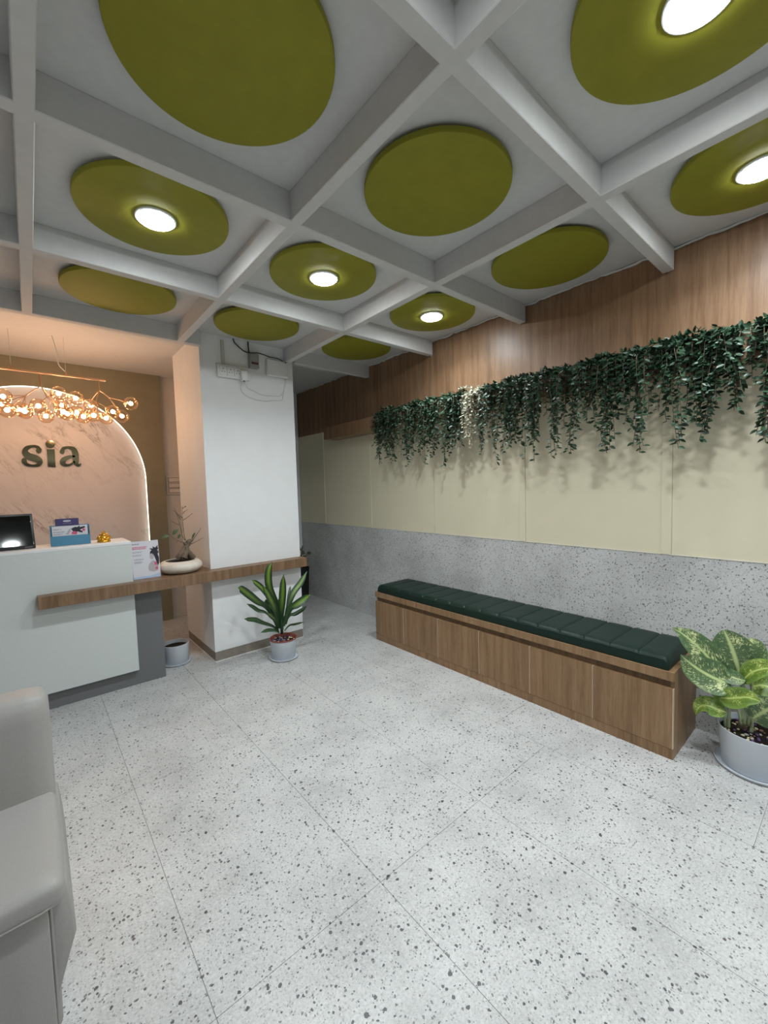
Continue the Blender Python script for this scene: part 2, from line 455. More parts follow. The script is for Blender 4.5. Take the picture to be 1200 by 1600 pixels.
# rough plaster line where slab and wood panel meet
bm = B(); ys = [i*.035-.6 for i in range(170)]
pts = [(XW-.012, y, ZS-.002-random.uniform(0, .010)) for y in ys if y < YB-.02]
tube(bm, pts, [random.uniform(.004, .010) for _ in pts], 6)
obj('plaster_edge', bm, M_ceil, ceiling, 60)
for yb in BY[2:]:
    bm = B(); zz = [ZB+.004+.012*i for i in range(11)]
    tube(bm, [(XW-.012, yb+random.uniform(-.012, .030), z) for z in zz], [random.uniform(.006, .016) for z in zz], 6)
    obj('plaster_patch', bm, M_ceil, ceiling, 60)

# wall with the bench: core, terrazzo slabs, cream panels, battens, wood panels
wr = struct(obj('wall_right', bx(XW+.012, XW+.15, YF-.1, YB+.1, -.1, ZS+.1), M_cream))
ZD = 1.016
yj = [-2.4, -2.148, -.948, .262, 1.467, 2.672, 3.877, 5.082, YB]
for a, b_ in zip(yj, yj[1:]): obj('terrazzo_slab', bx(XW, XW+.012, a+.0004, b_-.0004, 0, ZD), M_dado, wr)
ZW = 2.19
bat = [-2.1, -1.12, -.15, .802, 1.7625, 2.713, 3.658, 4.61]
edges = [YF]+bat+[YB]
for i in range(len(edges)-1):
    obj('cream_panel', bx(XW-.002, XW+.012, edges[i]+(.028 if i else 0), edges[i+1]-(.028 if i < len(edges)-2 else 0), ZD+.002, ZW), M_cream, wr)
for y in bat: obj('batten', bx(XW-.008, XW+.012, y-.027, y+.027, ZD+.004, ZW, r=.0015, seg=1), M_cream, wr)
obj('edge_trim', bx(XW-.0045, XW+.012, YF, YB, ZD, ZD+.0045), M_edgew, wr)
yw = [YF, -1.2, 0.02, 1.24, 2.46, 3.68, 4.90, YB]
for a, b_ in zip(yw, yw[1:]): obj('wood_panel', bx(XW-.004, XW+.012, a+.0004, b_-.0004, ZW, ZS), M_woodwall, wr)

# end wall, with the olive facing behind the desk
wb = struct(obj('wall_back', bx(XL-.1, XW+.1, YB, YB+.15, -.1, ZS+.1), M_pink))
struct(obj('wall_left', bx(XL-.15, XL, YF-.1, YB+.1, -.1, ZS+.1), M_white))
# street side behind the camera: wall with a wide glazed opening
wf = struct(obj('wall_front', bx(XL-.1, -1.6, YF-.12, YF, -.1, ZS+.1), M_white))
obj('wall_pier', bx(2.2, XW+.1, YF-.12, YF, -.1, ZS+.1), M_white, wf)
obj('lintel', bx(-1.6, 2.2, YF-.12, YF, 2.3, ZS+.1), M_white, wf)
win = struct(obj('window_1', bx(-1.6, 2.2, YF-.08, YF-.04, 2.24, 2.3), M_grey))
obj('sill_rail', bx(-1.6, 2.2, YF-.08, YF-.04, 0, .06), M_grey, win)
for x in (-1.6, .27, 2.14): obj('mullion', bx(x, x+.06, YF-.08, YF-.04, .06, 2.24), M_grey, win)

# white pillar beside the desk
PX0, PX1, PY0, PY1 = 1.139, 1.995, 3.65, 4.455
pil = struct(obj('wall_pillar', bx(PX0, PX1, PY0, PY1, .085, ZS), M_white))
tr1 = struct(obj('trim_1', bx(PX0+.003, PX1-.003, PY0+.003, PY1-.003, 0, .086), M_plinth))
obj('grout_bead', bx(PX0-.003, PX1+.003, PY0-.003, PY1+.003, -.001, .004), M_plast, tr1)
struct(obj('light_blocker', bx(1.46, 1.92, PY1+.0005, YB-.0005, 0, ZS), M_white))  # added unseen block behind the pillar, keeps chandelier light out of the passage
struct(obj('trim_2', bx(2.80, 2.90, 5.22, YB, 0, ZS), M_white))

# ------------------------------------------------------------------ ceiling discs and lamps
def disc(x, y, label, group=None, r=.319):
    d = empty('ceiling_disc', (x, y, ZS), label, 'ceiling panel', group)
    bm = B(); z0 = 2.755
    lathe(bm, [(0, z0), (r-.006, z0), (r-.0018, z0+.0018), (r, z0+.006), (r, z0+.024), (r-.004, z0+.027), (0, z0+.027)], 72, (x, y, 0))
    obj('panel', bm, M_disc, d, 40)
    obj('spacer', lathe(B(), [(0, z0+.027), (r*.55, z0+.027), (r*.55, ZS), (0, ZS)], 32, (x, y, 0)), M_ceil, d, 40)
    return d
def lamp(x, y, label, group=None):
    t = empty('ceiling_light', (x, y, 2.755), label, 'lamp', group)
    obj('frame', lathe(B(), [(0, 2.7549), (.086, 2.7549), (.086, 2.748), (.080, 2.745), (.076, 2.7455), (.076, 2.7500), (0, 2.7500)], 40, (x, y, 0)), M_ledrim, t, 40)
    obj('diffuser', lathe(B(), [(.0765, 2.7458), (.0765, 2.7440), (.073, 2.7405), (.060, 2.7388), (0, 2.7380)], 40, (x, y, 0)), M_led, t, 60)
    la = bpy.data.lights.new('downlight', 'AREA'); la.shape = 'DISK'; la.size = .146; la.energy = LED_WATTS; la.color = LED_COLOR; la.spread = math.radians(LED_SPREAD)
    lo = bpy.data.objects.new('downlight', la); COL.objects.link(lo); lo.parent = t; lo.location = (0, 0, 2.7375-2.755)
DX = [-.41, .528, 1.446, 2.405]; DY = {'n': .335, 'a': 1.283, 'b': 2.207, 'c': 3.175}
discs = {
 (1, 'a'): 'big olive green ceiling disc without a lamp, nearest overhead at the top edge',
 (2, 'a'): 'olive green ceiling disc without a lamp in the middle coffer of the nearer row',
 (3, 'a'): 'olive green ceiling disc without a lamp in the wall side coffer above the ivy',
 (1, 'b'): 'ceiling disc around the lit lamp that is nearest the desk',
 (2, 'b'): 'ceiling disc around the middle lit lamp in front of the pillar',
 (3, 'b'): 'ceiling disc around the smallest lit lamp beside the wood panelled wall',
 (1, 'c'): 'olive yellow ceiling disc without a lamp in the coffer before the chandelier',
 (2, 'c'): 'olive ceiling disc above the pillar sockets with cables running out from behind',
 (3, 'c'): 'small half hidden olive ceiling disc in the farthest coffer beside the wood wall',
 (2, 'n'): 'ceiling disc cut by the top edge around the biggest lit lamp',
 (3, 'n'): 'ceiling disc around the lit lamp at the right edge over the ivy wall',
}
lamps = {
 (1, 'b'): 'lit round ceiling lamp nearest the desk, left of the others',
 (2, 'b'): 'lit round ceiling lamp in the middle coffer in front of the pillar',
 (3, 'b'): 'lit round ceiling lamp beside the wood panelled wall, smallest in view',
 (2, 'n'): 'lit round ceiling lamp cut off by the top edge, biggest in view',
 (3, 'n'): 'lit round ceiling lamp at the right edge over the ivy wall',
}
for (i, k), lb in discs.items(): disc(DX[i], DY[k]-(.01 if k == 'c' and i == 3 else 0), lb, 'ceiling discs')
for (i, k), lb in lamps.items(): lamp(DX[i], DY[k]+.003, lb, 'round ceiling lamps')
for x, y, pl in ((DX[1], DY['n'], 'straight above the viewpoint'), (DX[1], -1.545, 'behind the viewpoint on the desk side'), (DX[2], -1.545, 'behind the viewpoint in the middle'), (DX[3], -1.545, 'behind the viewpoint on the bench side')):
    disc(x, y, 'olive ceiling disc around a lamp '+pl, 'ceiling discs')
    lamp(x, y+.003, 'lit round ceiling lamp '+pl, 'round ceiling lamps')

# ------------------------------------------------------------------ reception desk
desk = empty('reception_desk', (-.3, 3.8, 0), 'white fronted reception desk on a dark grey base below the lit sign', 'desk')
DXL = -1.9
obj('base', bx(DXL, .75, 3.655, 3.95, 0, .728), M_grey, desk)
obj('front_panel', bx(DXL, .561, 3.62, 3.655, .121, 1.095, r=.002, seg=1), M_deskw, desk)
obj('counter_top', bx(DXL, .561, 3.62, 3.97, 1.0952, 1.118, r=.003, seg=1), M_white, desk)
obj('upper_body', bx(DXL, .556, 3.655, 3.95, .728, 1.0952), M_deskw, desk)
shelf = empty('wooden_ledge', (1.0, 3.6, .77), 'long oak ledge running from the desk front across the white pillar', 'shelf')
obj('front_board', bx(-.003, 2.003, 3.53, 3.6195, .728, .812, r=.0015, seg=1), M_woods, shelf)
obj('side_board', bx(.562, 1.1385, 3.6197, 3.96, .7285, .812), M_woods, shelf)
obj('end_board', bx(1.139, 2.003, 3.6197, 3.6497, .7285, .812), M_woods, shelf)

# arch of marble with its light strip
AC, AZ, AR = .10, 1.63, .905
def archpts(r, n=48): return [(AC-r*math.cos(PI*i/n), AZ+r*math.sin(PI*i/n)) for i in range(n+1)]
poly = [(XL, 0), (AC-AR, 0)]+archpts(AR)+[(AC+AR, 0), (1.195, 0), (1.195, ZS), (XL, ZS)]
struct(obj('wall_facing', prism(B(), poly, ((0, YB-.0005, 0), (1, 0, 0), (0, 0, 1), (0, -1, 0)), .0645), M_olive))
arch = empty('marble_arch', (AC, YB-.02, 0), 'arched pink marble panel with grey veins in a niche with a glowing edge', 'panel')
obj('slab', prism(B(), [(AC-AR+.001, 0)]+archpts(AR-.001)+[(AC+AR-.001, 0)], ((0, YB-.0008, 0), (1, 0, 0), (0, 0, 1), (0, -1, 0)), .012), M_marble, arch)
pp = [(AC-AR+.0045, YB-.052, .02)]+[(x, YB-.052, z) for x, z in archpts(AR-.0045)]+[(AC+AR-.0045, YB-.052, .02)]
obj('light_strip', tube(B(), pp, .004, 6), M_strip, arch, 60)
# metal letters
def LP(x, y):        # outline point of the sign as measured -> room x, z on the marble
    p = at_y(x*.18333, 560+y*.18333, YB-.03); return (p.x, p.z)
FRL = ((0, YB-.0129, 0), (1, 0, 0), (0, 0, 1), (0, -1, 0))
def strokepoly(path):
    P = spline(path, 8); Lp, Rp = [], []
    for i, p in enumerate(P):
        q0 = P[max(i-1, 0)]; q1 = P[min(i+1, len(P)-1)]
        d = Vector((q1[0]-q0[0], q1[1]-q0[1])).normalized(); q = Vector((-d.y, d.x))*p[2]*.5
        Lp.append(LP(p[0]+q.x, p[1]+q.y)); Rp.append(LP(p[0]-q.x, p[1]-q.y))
    return Lp, Rp
def stroke(bm, path, t=.016):
    Lp, Rp = strokepoly(path)
    o_, a, b_, n = [Vector(x) for x in FRL]
    V = lambda p, z: bm.verts.new(o_+a*p[0]+b_*p[1]+n*z)
    lf = [V(p, t) for p in Lp]; rf = [V(p, t) for p in Rp]; lb = [V(p, 0) for p in Lp]; rb = [V(p, 0) for p in Rp]
    for i in range(len(Lp)-1):
        bm.faces.new((lf[i], lf[i+1], rf[i+1], rf[i])); bm.faces.new((lb[i], rb[i], rb[i+1], lb[i+1]))
        bm.faces.new((lf[i], lb[i], lb[i+1], lf[i+1])); bm.faces.new((rf[i], rf[i+1], rb[i+1], rb[i]))
    bm.faces.new((lf[0], rf[0], rb[0], lb[0])); bm.faces.new((lf[-1], lb[-1], rb[-1], rf[-1]))
def letter(name, lb, strokes=(), polys=()):
    bm = B()
    for q in strokes: stroke(bm, q)
    for p in polys: prism(bm, [LP(*v_) for v_ in p], FRL, .0162)
    return tag(obj(name, bm, M_letter), lb, 'letter', 'metal letters of the sign')
def circ(x, y, rx, ry, rot=0, n=24):
    return [(x+rx*math.cos(2*PI*i/n)*math.cos(rot)-ry*math.sin(2*PI*i/n)*math.sin(rot), y+rx*math.cos(2*PI*i/n)*math.sin(rot)+ry*math.sin(2*PI*i/n)*math.cos(rot)) for i in range(n)]
letter('sign_letter', 'mirror metal letter s, first of the sign on the marble',
       [((338, 786, 40), (322, 758, 28), (280, 747, 20), (228, 766, 40), (214, 800, 52), (245, 832, 56), (305, 852, 58), (340, 878, 50), (328, 905, 32), (280, 913, 18), (228, 902, 28), (204, 872, 42))],
       [circ(330, 786, 23, 23), circ(205, 872, 22, 25)])
letter('sign_letter', 'mirror metal letter i with a round dot, middle of the sign',
       [], [[(399, 772), (466, 775), (474, 926), (409, 922)], circ(427, 731, 41, 33, .15)])
letter('sign_letter', 'mirror metal letter a, last of the sign on the marble',
       [((530, 796, 40), (540, 768, 28), (582, 758, 20), (626, 775, 42), (643, 815, 54), (647, 868, 52), (656, 903, 32), (676, 909, 20), (690, 896, 10)),
        ((640, 834, 14), (592, 838, 24), (550, 858, 42), (534, 884, 48), (560, 908, 26), (600, 904, 18), (638, 878, 20))],
       [circ(530, 794, 21, 21)])

# ------------------------------------------------------------------ chandelier
CY = 4.42
ch = empty('chandelier', (.1, CY, 2.45), 'rose gold bar chandelier with branching arms of clear glass globes above the desk', 'chandelier')
zr = 2.478
x_end = at_y(165, 596, CY).x
obj('bar', tube(B(), [(-.95, CY, zr), (x_end, CY, zr)], .009, 12), M_gold, ch, 60)
for x in (-.72, at_y(17, 573, CY).x, at_y(103, 584, CY).x):
    obj('hanger', tube(B(), [(x, CY, zr), (x, CY, zr+.035)], .006, 8), M_gold, ch, 60)
    obj('wire', tube(B(), [(x, CY, zr+.03), (x-.002, CY+.01, ZS)], .0015, 5), M_wcable, ch)
xc = at_y(103, 584, CY).x
obj('cord', tube(B(), spline([(xc, CY, zr+.03), (xc-.045, CY, zr+.09), (xc-.055, CY-.01, zr+.2), (xc-.075, CY, ZS)], 8), .004, 6), M_wcable, ch, 60)
GL = [(25,325,-.1),(10,390,.15),(60,440,-.2),(175,435,.1),(210,450,-.15),(327,405,-.05),(390,492,.12),(500,300,-.12),(520,398,.18),(540,455,-.2),(575,472,.1),
      (645,340,-.1),(655,460,.15),(712,495,-.15),(775,402,.2),(800,485,-.1),(905,510,.15),(963,455,-.05),(1040,492,.08),(1115,385,-.12)]
gl_m = None
def node(px, py, dy=0): return at_y(px*.18333, 560+py*.18333, CY+dy)
nodes = {'A': [node(348, 235), node(218, 318, -.06), node(440, 350, .05), node(400, 330, -.08)], 'B': [node(846, 275), node(818, 370, -.06), node(930, 335, .05), node(775, 362, .06)]}
def stem_up(p): return Vector((p.x, CY, zr))
def branch(a, b_, r=.0045): obj('branch', tube(B(), [a, (Vector(a)+Vector(b_))*.5+Vector((0, 0, .004)), b_], r, 7), M_gold, ch, 60)
for k_, q in nodes.items():
    branch(stem_up(q[0]), q[0], .006)
    for s in q[1:]: branch(q[0], s)
globe_mesh = bulb_mesh = cap_mesh = None
def globe(c, frm):
    """clear ball round a small filament lamp at the end of a branch"""
    global globe_mesh, bulb_mesh, cap_mesh
    c = Vector(c)
    d = (Vector(frm)-c); dist = d.length; d.normalize()
    branch(frm, c+d*.050, .0032)
    if globe_mesh is None:
        bm = sphere(B(), (0, 0, 0), .058, 20, 14); bmesh.ops.recalc_face_normals(bm, faces=bm.faces)
        globe_mesh = bpy.data.meshes.new('globe'); bm.to_mesh(globe_mesh); bm.free(); globe_mesh.materials.append(M_glass)
        for p in globe_mesh.polygons: p.use_smooth = True
        bm = sphere(B(), (0, 0, 0), .0165, 12, 8); bulb_mesh = bpy.data.meshes.new('bulb'); bm.to_mesh(bulb_mesh); bm.free(); bulb_mesh.materials.append(M_bulb)
        for p in bulb_mesh.polygons: p.use_smooth = True
        bm = lathe(B(), [(0, .030), (.012, .030), (.014, .056), (.007, .064), (0, .064)], 12); cap_mesh = bpy.data.meshes.new('socket'); bm.to_mesh(cap_mesh); bm.free(); cap_mesh.materials.append(M_gold)
    g = bpy.data.objects.new('globe', globe_mesh); COL.objects.link(g); g.parent = ch; g.matrix_parent_inverse = world_of(ch).inverted(); g.location = c
    for nm, me in (('bulb', bulb_mesh), ('socket', cap_mesh)):
        q = bpy.data.objects.new(nm, me); COL.objects.link(q); q.parent = g; q.location = (0, 0, 0)
        if nm == 'socket': q.rotation_euler = d.to_track_quat('Z', 'Y').to_euler()
for x, y, dy in GL:
    c = node(x, y, dy)
    opts = [p for q in nodes.values() for p in q[1:]]
    frm = min(opts, key=lambda p: (p-c).length+(.0 if p.z > c.z-.05 else .3))
    globe(c, frm)
nc = Vector((-.55, CY, zr-.10)); branch((-.55, CY, zr), nc, .006)
for k in range(6):
    s = nc+Vector((-.2+.08*k, (-1)**k*.08, -.05)); branch(nc, s); globe(s+Vector((random.uniform(-.05, .05), (-1)**k*.1, -.10+random.uniform(-.03, .05))), s)

# ------------------------------------------------------------------ things on the desk
# tilted screen
t = empty('monitor', (-.2, 3.80, 1.118), 'black glossy screen tilted back on the desk counter, cut by the left edge', 'monitor')
t.rotation_euler = (0, 0, 0)
Rm = Matrix.Translation((.012, 3.745, 1.121)) @ Matrix.Rotation(math.radians(6), 4, 'Z') @ Matrix.Rotation(math.radians(-14.8), 4, 'X')
def tf(bm, M_): bmesh.ops.transform(bm, matrix=M_, verts=bm.verts); return bm
mw_, mh_ = .40, .245
bm = bx(-mw_, 0, 0, .028, 0, mh_, r=.005); obj('housing', tf(bm, Rm), M_black, t, 40)
bm = bx(-mw_+.014, -.014, -.0008, .004, .022, mh_-.014); obj('screen', tf(bm, Rm), M_screen, t)
bm = bx(-.058, -.016, -.0012, .002, .008, .011); obj('brand_strip', tf(bm, Rm), M_gplast, t)
bm = bx(-.011, -.008, -.0012, .002, .028, .036); box(bm, -.011, -.008, -.0012, .002, .040, .043); box(bm, -.016, -.0125, -.0012, .002, .185, .190); obj('button', tf(bm, Rm), M_plast, t)
bm = bx(-.26, -.13, .03, .15, -.001, .012, r=.004); bm = tf(bm, Matrix.Translation((.012, 3.745, 1.119))); obj('stand', bm, M_black, t, 40)
bm = bx(-.22, -.17, .028, .05, .006, .13, r=.004); obj('stand_neck', tf(bm, Rm), M_black, t, 40)

# leaflet holder
hx0, hx1, hy = .093, .324, 3.735
t = empty('leaflet_holder', ((hx0+hx1)/2, hy, 1.118), 'teal acrylic leaflet holder on the desk counter beside the screen', 'holder')
Rh = Matrix.Translation((hx0, hy, 1.119)) @ Matrix.Rotation(math.radians(-9), 4, 'X')
W_ = hx1-hx0
obj('back_plate', tf(bx(0, W_, .030, .034, 0, .150, r=.001, seg=1), Rh), M_acrylic, t)
obj('front_plate', tf(bx(0, W_, 0, .004, 0, .070, r=.001, seg=1), Rh), M_acrylic, t)
bm = bx(0, .005, .004, .030, 0, .140); box(bm, W_-.005, W_, .004, .030, 0, .140); box(bm, .005, W_-.005, .004, .030, 0, .006); obj('side_plate', tf(bm, Rh), M_acrylic, t)
t = empty('leaflet', ((hx0+hx1)/2, hy+.015, 1.13), 'printed leaflet with dark hair picture standing in the teal holder', 'leaflet')
obj('sheet', tf(bx(.012, W_-.012, .012, .018, .008, .142), Rh), M_paper, t)
def flat(poly, mat, name, parent, M_, y0, dy=.0006):
    bm = prism(B(), poly, ((0, y0, 0), (1, 0, 0), (0, 0, 1), (0, -1, 0)), dy)
    return obj(name, tf(bm, M_), mat, parent)
def hairshape(cx, cz, s, seed, tails):
    rnd = random.Random(seed); P = []
    n = 26
    for i in range(n):
        a_ = 2*PI*i/n
        rr = s*(.55+.12*rnd.random())
        for (ta, tl, tw) in tails:
            dd = abs((a_-ta+PI) % (2*PI)-PI)
            if dd < tw: rr = max(rr, s*tl*(1-dd/tw*.8))
        P.append((cx+rr*math.cos(a_)*1.1, cz+rr*math.sin(a_)*.85))
    return P
flat(hairshape(.150, .112, .036, 3, [(.35, 1.8, .5), (1.0, 1.15, .3), (5.6, 1.4, .6), (2.9, .9, .3)]), M_hair, 'hair_print', t, Rh, .0118)
flat([(.120, .080), (.150, .074), (.158, .088), (.142, .100), (.126, .096)], M_pinkink, 'blossom_print', t, Rh, .0114)
flat([(.185, .100), (.200, .094), (.206, .112), (.190, .116)], M_pinkink, 'blossom_print', t, Rh, .0114)
bm = B()
for z, ln in ((.118, .05), (.114, .028), (.100, .066), (.095, .06), (.084, .05), (.079, .036)):
    x = .02
    while x < .02+ln:
        q = random.uniform(.006, .013); box(bm, x, min(x+q, .02+ln), .0114, .0119, z, z+.0032); x += q+.0025
obj('text_print', tf(bm, Rh), M_ink, t)['kind'] = 'stuff'
flat([(.086, .082), (.104, .078), (.118, .104), (.112, .122), (.100, .100)], M_skin, 'figure_print', t, Rh, .0118)
t = empty('purple_card', ((hx0+hx1)/2, hy+.025, 1.13), 'dark purple card with a white oval badge standing behind the leaflet', 'card')
obj('sheet', tf(bx(.034, .170, .020, .026, .008, .196), Rh), M_purple, t)
flat([(.102+.023*math.cos(2*PI*i/24), .178+.0062*math.sin(2*PI*i/24)) for i in range(24)], M_paper, 'badge_print', t, Rh, .0198)
bm = B()
for x0_, x1_ in ((.089, .094), (.096, .101), (.103, .107), (.109, .115)): box(bm, x0_, x1_, .0188, .0193, .1765, .1795)
obj('badge_letters', tf(bm, Rh), M_purple, t)
bm = B()
for x0_, x1_ in ((.078, .09), (.092, .104), (.106, .113), (.115, .127)): box(bm, x0_, x1_, .0195, .020, .160, .1622)
obj('text_print', tf(bm, Rh), M_ink, t)['kind'] = 'stuff'

# gold figurine: a lumpy little laughing figure on a base
t = empty('gold_figurine', (.405, 3.74, 1.118), 'small shiny gold figurine on the desk counter by the teal holder', 'figurine')
bm = B(); c = Vector((.405, 3.74, 1.118)); rf_ = random.Random(5)
lathe(bm, [(0, 0), (.040, 0), (.044, .006), (.040, .014), (.03, .018), (0, .018)], 20, c)
for dx, dy_, dz, r in ((0, 0, .030, .026), (0, -.004, .052, .018), (-.026, 0, .024, .017), (.026, 0, .024, .017), (-.030, -.01, .040, .011), (.031, -.006, .042, .011), (-.012, -.02, .020, .013), (.014, -.02, .022, .013), (0, 0, .070, .010), (-.038, 0, .030, .009), (.040, 0, .031, .008), (-.014, -.012, .042, .009), (.015, -.013, .043, .009), (-.02, .005, .058, .008), (.02, .005, .059, .008), (.006, 0, .079, .005)):
    sphere(bm, c+Vector((dx, dy_, dz)), r, 10, 8)
for v_ in bm.verts: v_.co += Vector([rf_.uniform(-.0016, .0016) for _ in range(3)])
obj('figure', bm, M_goldfig, t, 70)

# poster on the ledge
t = empty('poster_stand', (.66, 3.70, .812), 'white printed poster of a woman with flying dark hair standing on the oak ledge', 'poster')
Rp = Matrix.Translation((.571, 3.668, .8125)) @ Matrix.Rotation(math.radians(-7), 4, 'X')
pw, phh = .188, .292
obj('sheet', tf(bx(0, pw, 0, .004, 0, phh), Rp), M_paper, t)
flat([(.122, .182), (.128, .205), (.146, .222), (.165, .232), (.186, .252), (.180, .232), (.188, .226), (.178, .212), (.187, .195), (.178, .180), (.186, .150), (.184, .110), (.174, .086), (.168, .110), (.158, .150), (.150, .176), (.136, .190)], M_hair, 'hair_print', t, Rp, -.0004)
flat([(.138, .214), (.122, .230), (.152, .226)], M_hair, 'hair_print', t, Rp, -.0002)
flat([(.150, .222), (.146, .244), (.164, .232)], M_hair, 'hair_print', t, Rp, -.0002)
flat([(.120, .172), (.124, .150), (.136, .140), (.148, .150), (.152, .172), (.140, .186), (.128, .186)], M_skin, 'face_print', t, Rp, -.0008)
flat([(.104, .080), (.110, .054), (.140, .044), (.172, .052), (.176, .085), (.165, .115), (.145, .135), (.128, .125), (.112, .105)], M_skin, 'figure_print', t, Rp, -.0003)
flat([(.150, .100), (.166, .092), (.168, .112), (.160, .124), (.150, .118)], M_pinkink, 'blossom_print', t, Rp, -.0012)
flat([(.154, .062), (.172, .058), (.172, .080), (.158, .082)], M_pinkink, 'blossom_print', t, Rp, -.0012)
flat([(.0, .014), (.060, .018), (.110, .014), (.188, .030), (.188, .0), (.0, .0)], M_bluepr, 'band_print', t, Rp, -.0002)
def words_(rows_, mat, name, y=-.0012):
    bm = B()
    for x, z, ln, hh in rows_:
        e = x+ln
        while x < e:
            q = random.uniform(.007, .016); box(bm, x, min(x+q, e), y, y+.0009, z, z+hh); x += q+.003
    obj(name, tf(bm, Rp), mat, t)['kind'] = 'stuff'
words_([(.006, .242, .100, .007), (.006, .230, .092, .007)], M_pinkink, 'heading_print')
words_([(.006, .266, .050, .008), (.006, .210, .07, .003), (.006, .203, .06, .003), (.006, .185, .06, .003), (.006, .178, .055, .003), (.012, .152, .06, .003), (.012, .146, .07, .003), (.012, .132, .05, .003), (.012, .126, .06, .003), (.012, .120, .048, .003)], M_ink, 'text_print')
obj('back_leg', tf(bx(.06, .12, 0, .004, -.20, 0), Rp @ Matrix.Translation((0, .0045, .205)) @ Matrix.Rotation(math.radians(14), 4, 'X')), M_paper, t)

# bonsai in a round bowl
bc = Vector((.925, 3.735, .8125))
t = empty('bonsai_bowl', bc, 'low round cream ceramic bowl on the oak ledge by the pillar', 'planter')
obj('bowl', lathe(B(), [(0, 0), (.10, 0), (.125, .004), (.158, .026), (.170, .050), (.164, .074), (.140, .094), (.118, .101), (.110, .100), (.110, .092), (.128, .078), (.12, .07), (0, .07)], 48, bc), M_bowl, t, 60)
obj('soil', lathe(B(), [(.118, .079), (.10, .084), (.05, .088), (0, .089)], 32, bc), M_soil, t, 60)
t2 = empty('bonsai', bc+Vector((0, 0, .087)), 'nearly bare twisted bonsai with a few leaves growing in the cream bowl', 'plant')
BYp = 3.73
def bp(x, y, dy=0): return at_y(180+x*.13333, 780+y*.13333, BYp+dy)
tr_ = [spline([tuple(bp(740, 690))+(.026,), tuple(bp(775, 640, -.02))+(.022,), tuple(bp(812, 580))+(.020,), tuple(bp(845, 530, .01))+(.024,), tuple(bp(868, 495))+(.022,), tuple(bp(905, 478, .01))+(.010,)], 6),
       spline([tuple(bp(905, 690, .02))+(.030,), tuple(bp(870, 640))+(.026,), tuple(bp(835, 590, -.015))+(.020,), tuple(bp(845, 540))+(.016,)], 6),
       spline([tuple(bp(805, 690, -.04))+(.022,), tuple(bp(830, 630, -.03))+(.020,), tuple(bp(850, 570, -.01))+(.016,)], 6),
       spline([tuple(bp(845, 530))+(.016,), tuple(bp(815, 515))+(.012,), tuple(bp(800, 500))+(.008,)], 6)]
bm = B()
for s in tr_: tube(bm, [p[:3] for p in s], [p[3] for p in s], 10)
obj('trunk', bm, M_twig, t2, 80)
for br in ([(820, 490), (790, 430), (765, 330), (735, 220), (700, 120), (683, 98)], [(825, 485), (805, 400), (792, 280), (785, 150), (785, 80)], [(785, 510), (700, 465), (620, 400), (550, 350)],
           [(895, 500), (935, 440), (975, 385), (1003, 335)], [(890, 525), (960, 490), (1030, 450)], [(748, 300), (700, 280), (655, 255)], [(765, 240), (720, 160), (672, 130)], [(797, 245), (850, 210), (905, 165)],
           [(790, 170), (820, 140), (855, 122)], [(786, 110), (810, 95), (832, 86)], [(905, 480), (912, 440), (935, 395)], [(780, 500), (740, 490), (715, 505)], [(790, 220), (760, 200), (735, 175)]):
    pts = [bp(x, y, random.uniform(-.03, .03)*(i/len(br))) for i, (x, y) in enumerate(br)]
    pts = spline([tuple(p) for p in pts], 4); n = len(pts)
    obj('branch', tube(B(), pts, [.0036*(1-.65*i/n) for i in range(n)], 6), M_twig, t2, 80)
vw = -FW
for a_, b2, w_ in (((630, 418), (540, 462), .045), ((672, 418), (735, 352), .050), ((735, 462), (765, 405), .036), ((900, 465), (935, 388), .030), ((808, 98), (832, 84), .012), ((800, 155), (812, 148), .01)):
    p, q = bp(*a_), bp(*b2)
    obj('leaf', leaf(B(), [p, (p+q)*.5+Vector((0, -.004, .004)), q], w_*.62, vw), M_bleaf, t2, 180, recalc=False)

# ------------------------------------------------------------------ things on the pillar
K = 1/7.5
def pb(x, y, Y=3.64): return at_y(320+x*K, 530+y*K, Y)
yf = PY0
t = empty('socket_board', (1.39, yf, 2.5), 'white socket strip with four outlets mounted on the white pillar', 'socket')
bx0, bx1, bz0, bz1 = pb(120, 0).x, pb(498, 0).x, 2.448, 2.552
obj('box', bx(bx0, bx1, yf-.034, yf, bz0, bz1, r=.003), M_plast, t, 40)
sw = (bx1-bx0-.03)/4
for k in range(4):
    x0_ = bx0+.015+k*sw
    s = obj('socket', bx(x0_+.002, x0_+sw-.002, yf-.0365, yf-.030, bz0+.016, bz1-.016, r=.0012, seg=1), M_plast, t)
    obj('rim', prism(B(), [(x0_+.001, bz0+.015), (x0_+sw-.001, bz0+.015), (x0_+sw-.001, bz1-.015), (x0_+.001, bz1-.015)], ((0, yf-.0341, 0), (1, 0, 0), (0, 0, 1), (0, -1, 0)), .0006), M_gplast, t)
    bm = B(); cx_, cz_ = x0_+sw/2, (bz0+bz1)/2
    for dx, dz, r in ((0, .016, .0045), (-.011, -.009, .0035), (.011, -.009, .0035)):
        prism(bm, [(cx_+dx+r*math.cos(PI*i/5), cz_+dz+r*math.sin(PI*i/5)) for i in range(10)], ((0, yf-.0364, 0), (1, 0, 0), (0, 0, 1), (0, -1, 0)), .0006)
    obj('hole', bm, M_slot, s)
t = empty('power_adapter', (1.49, yf-.05, 2.48), 'white plug adapter in the last outlet of the pillar socket strip', 'plug')
obj('body', bx(1.462, 1.515, yf-.078, yf-.037, 2.432, 2.515, r=.006), M_plast, t, 40)
obj('pin_socket', bx(1.484, 1.496, yf-.062, yf-.050, 2.426, 2.433), M_slot, t)
def cable(name, pts, r, mat, lb, Y=None):
    o = obj(name, tube(B(), spline([tuple(p) for p in pts], 8), r, 6), mat, None, 80); return tag(o, lb, 'cable')
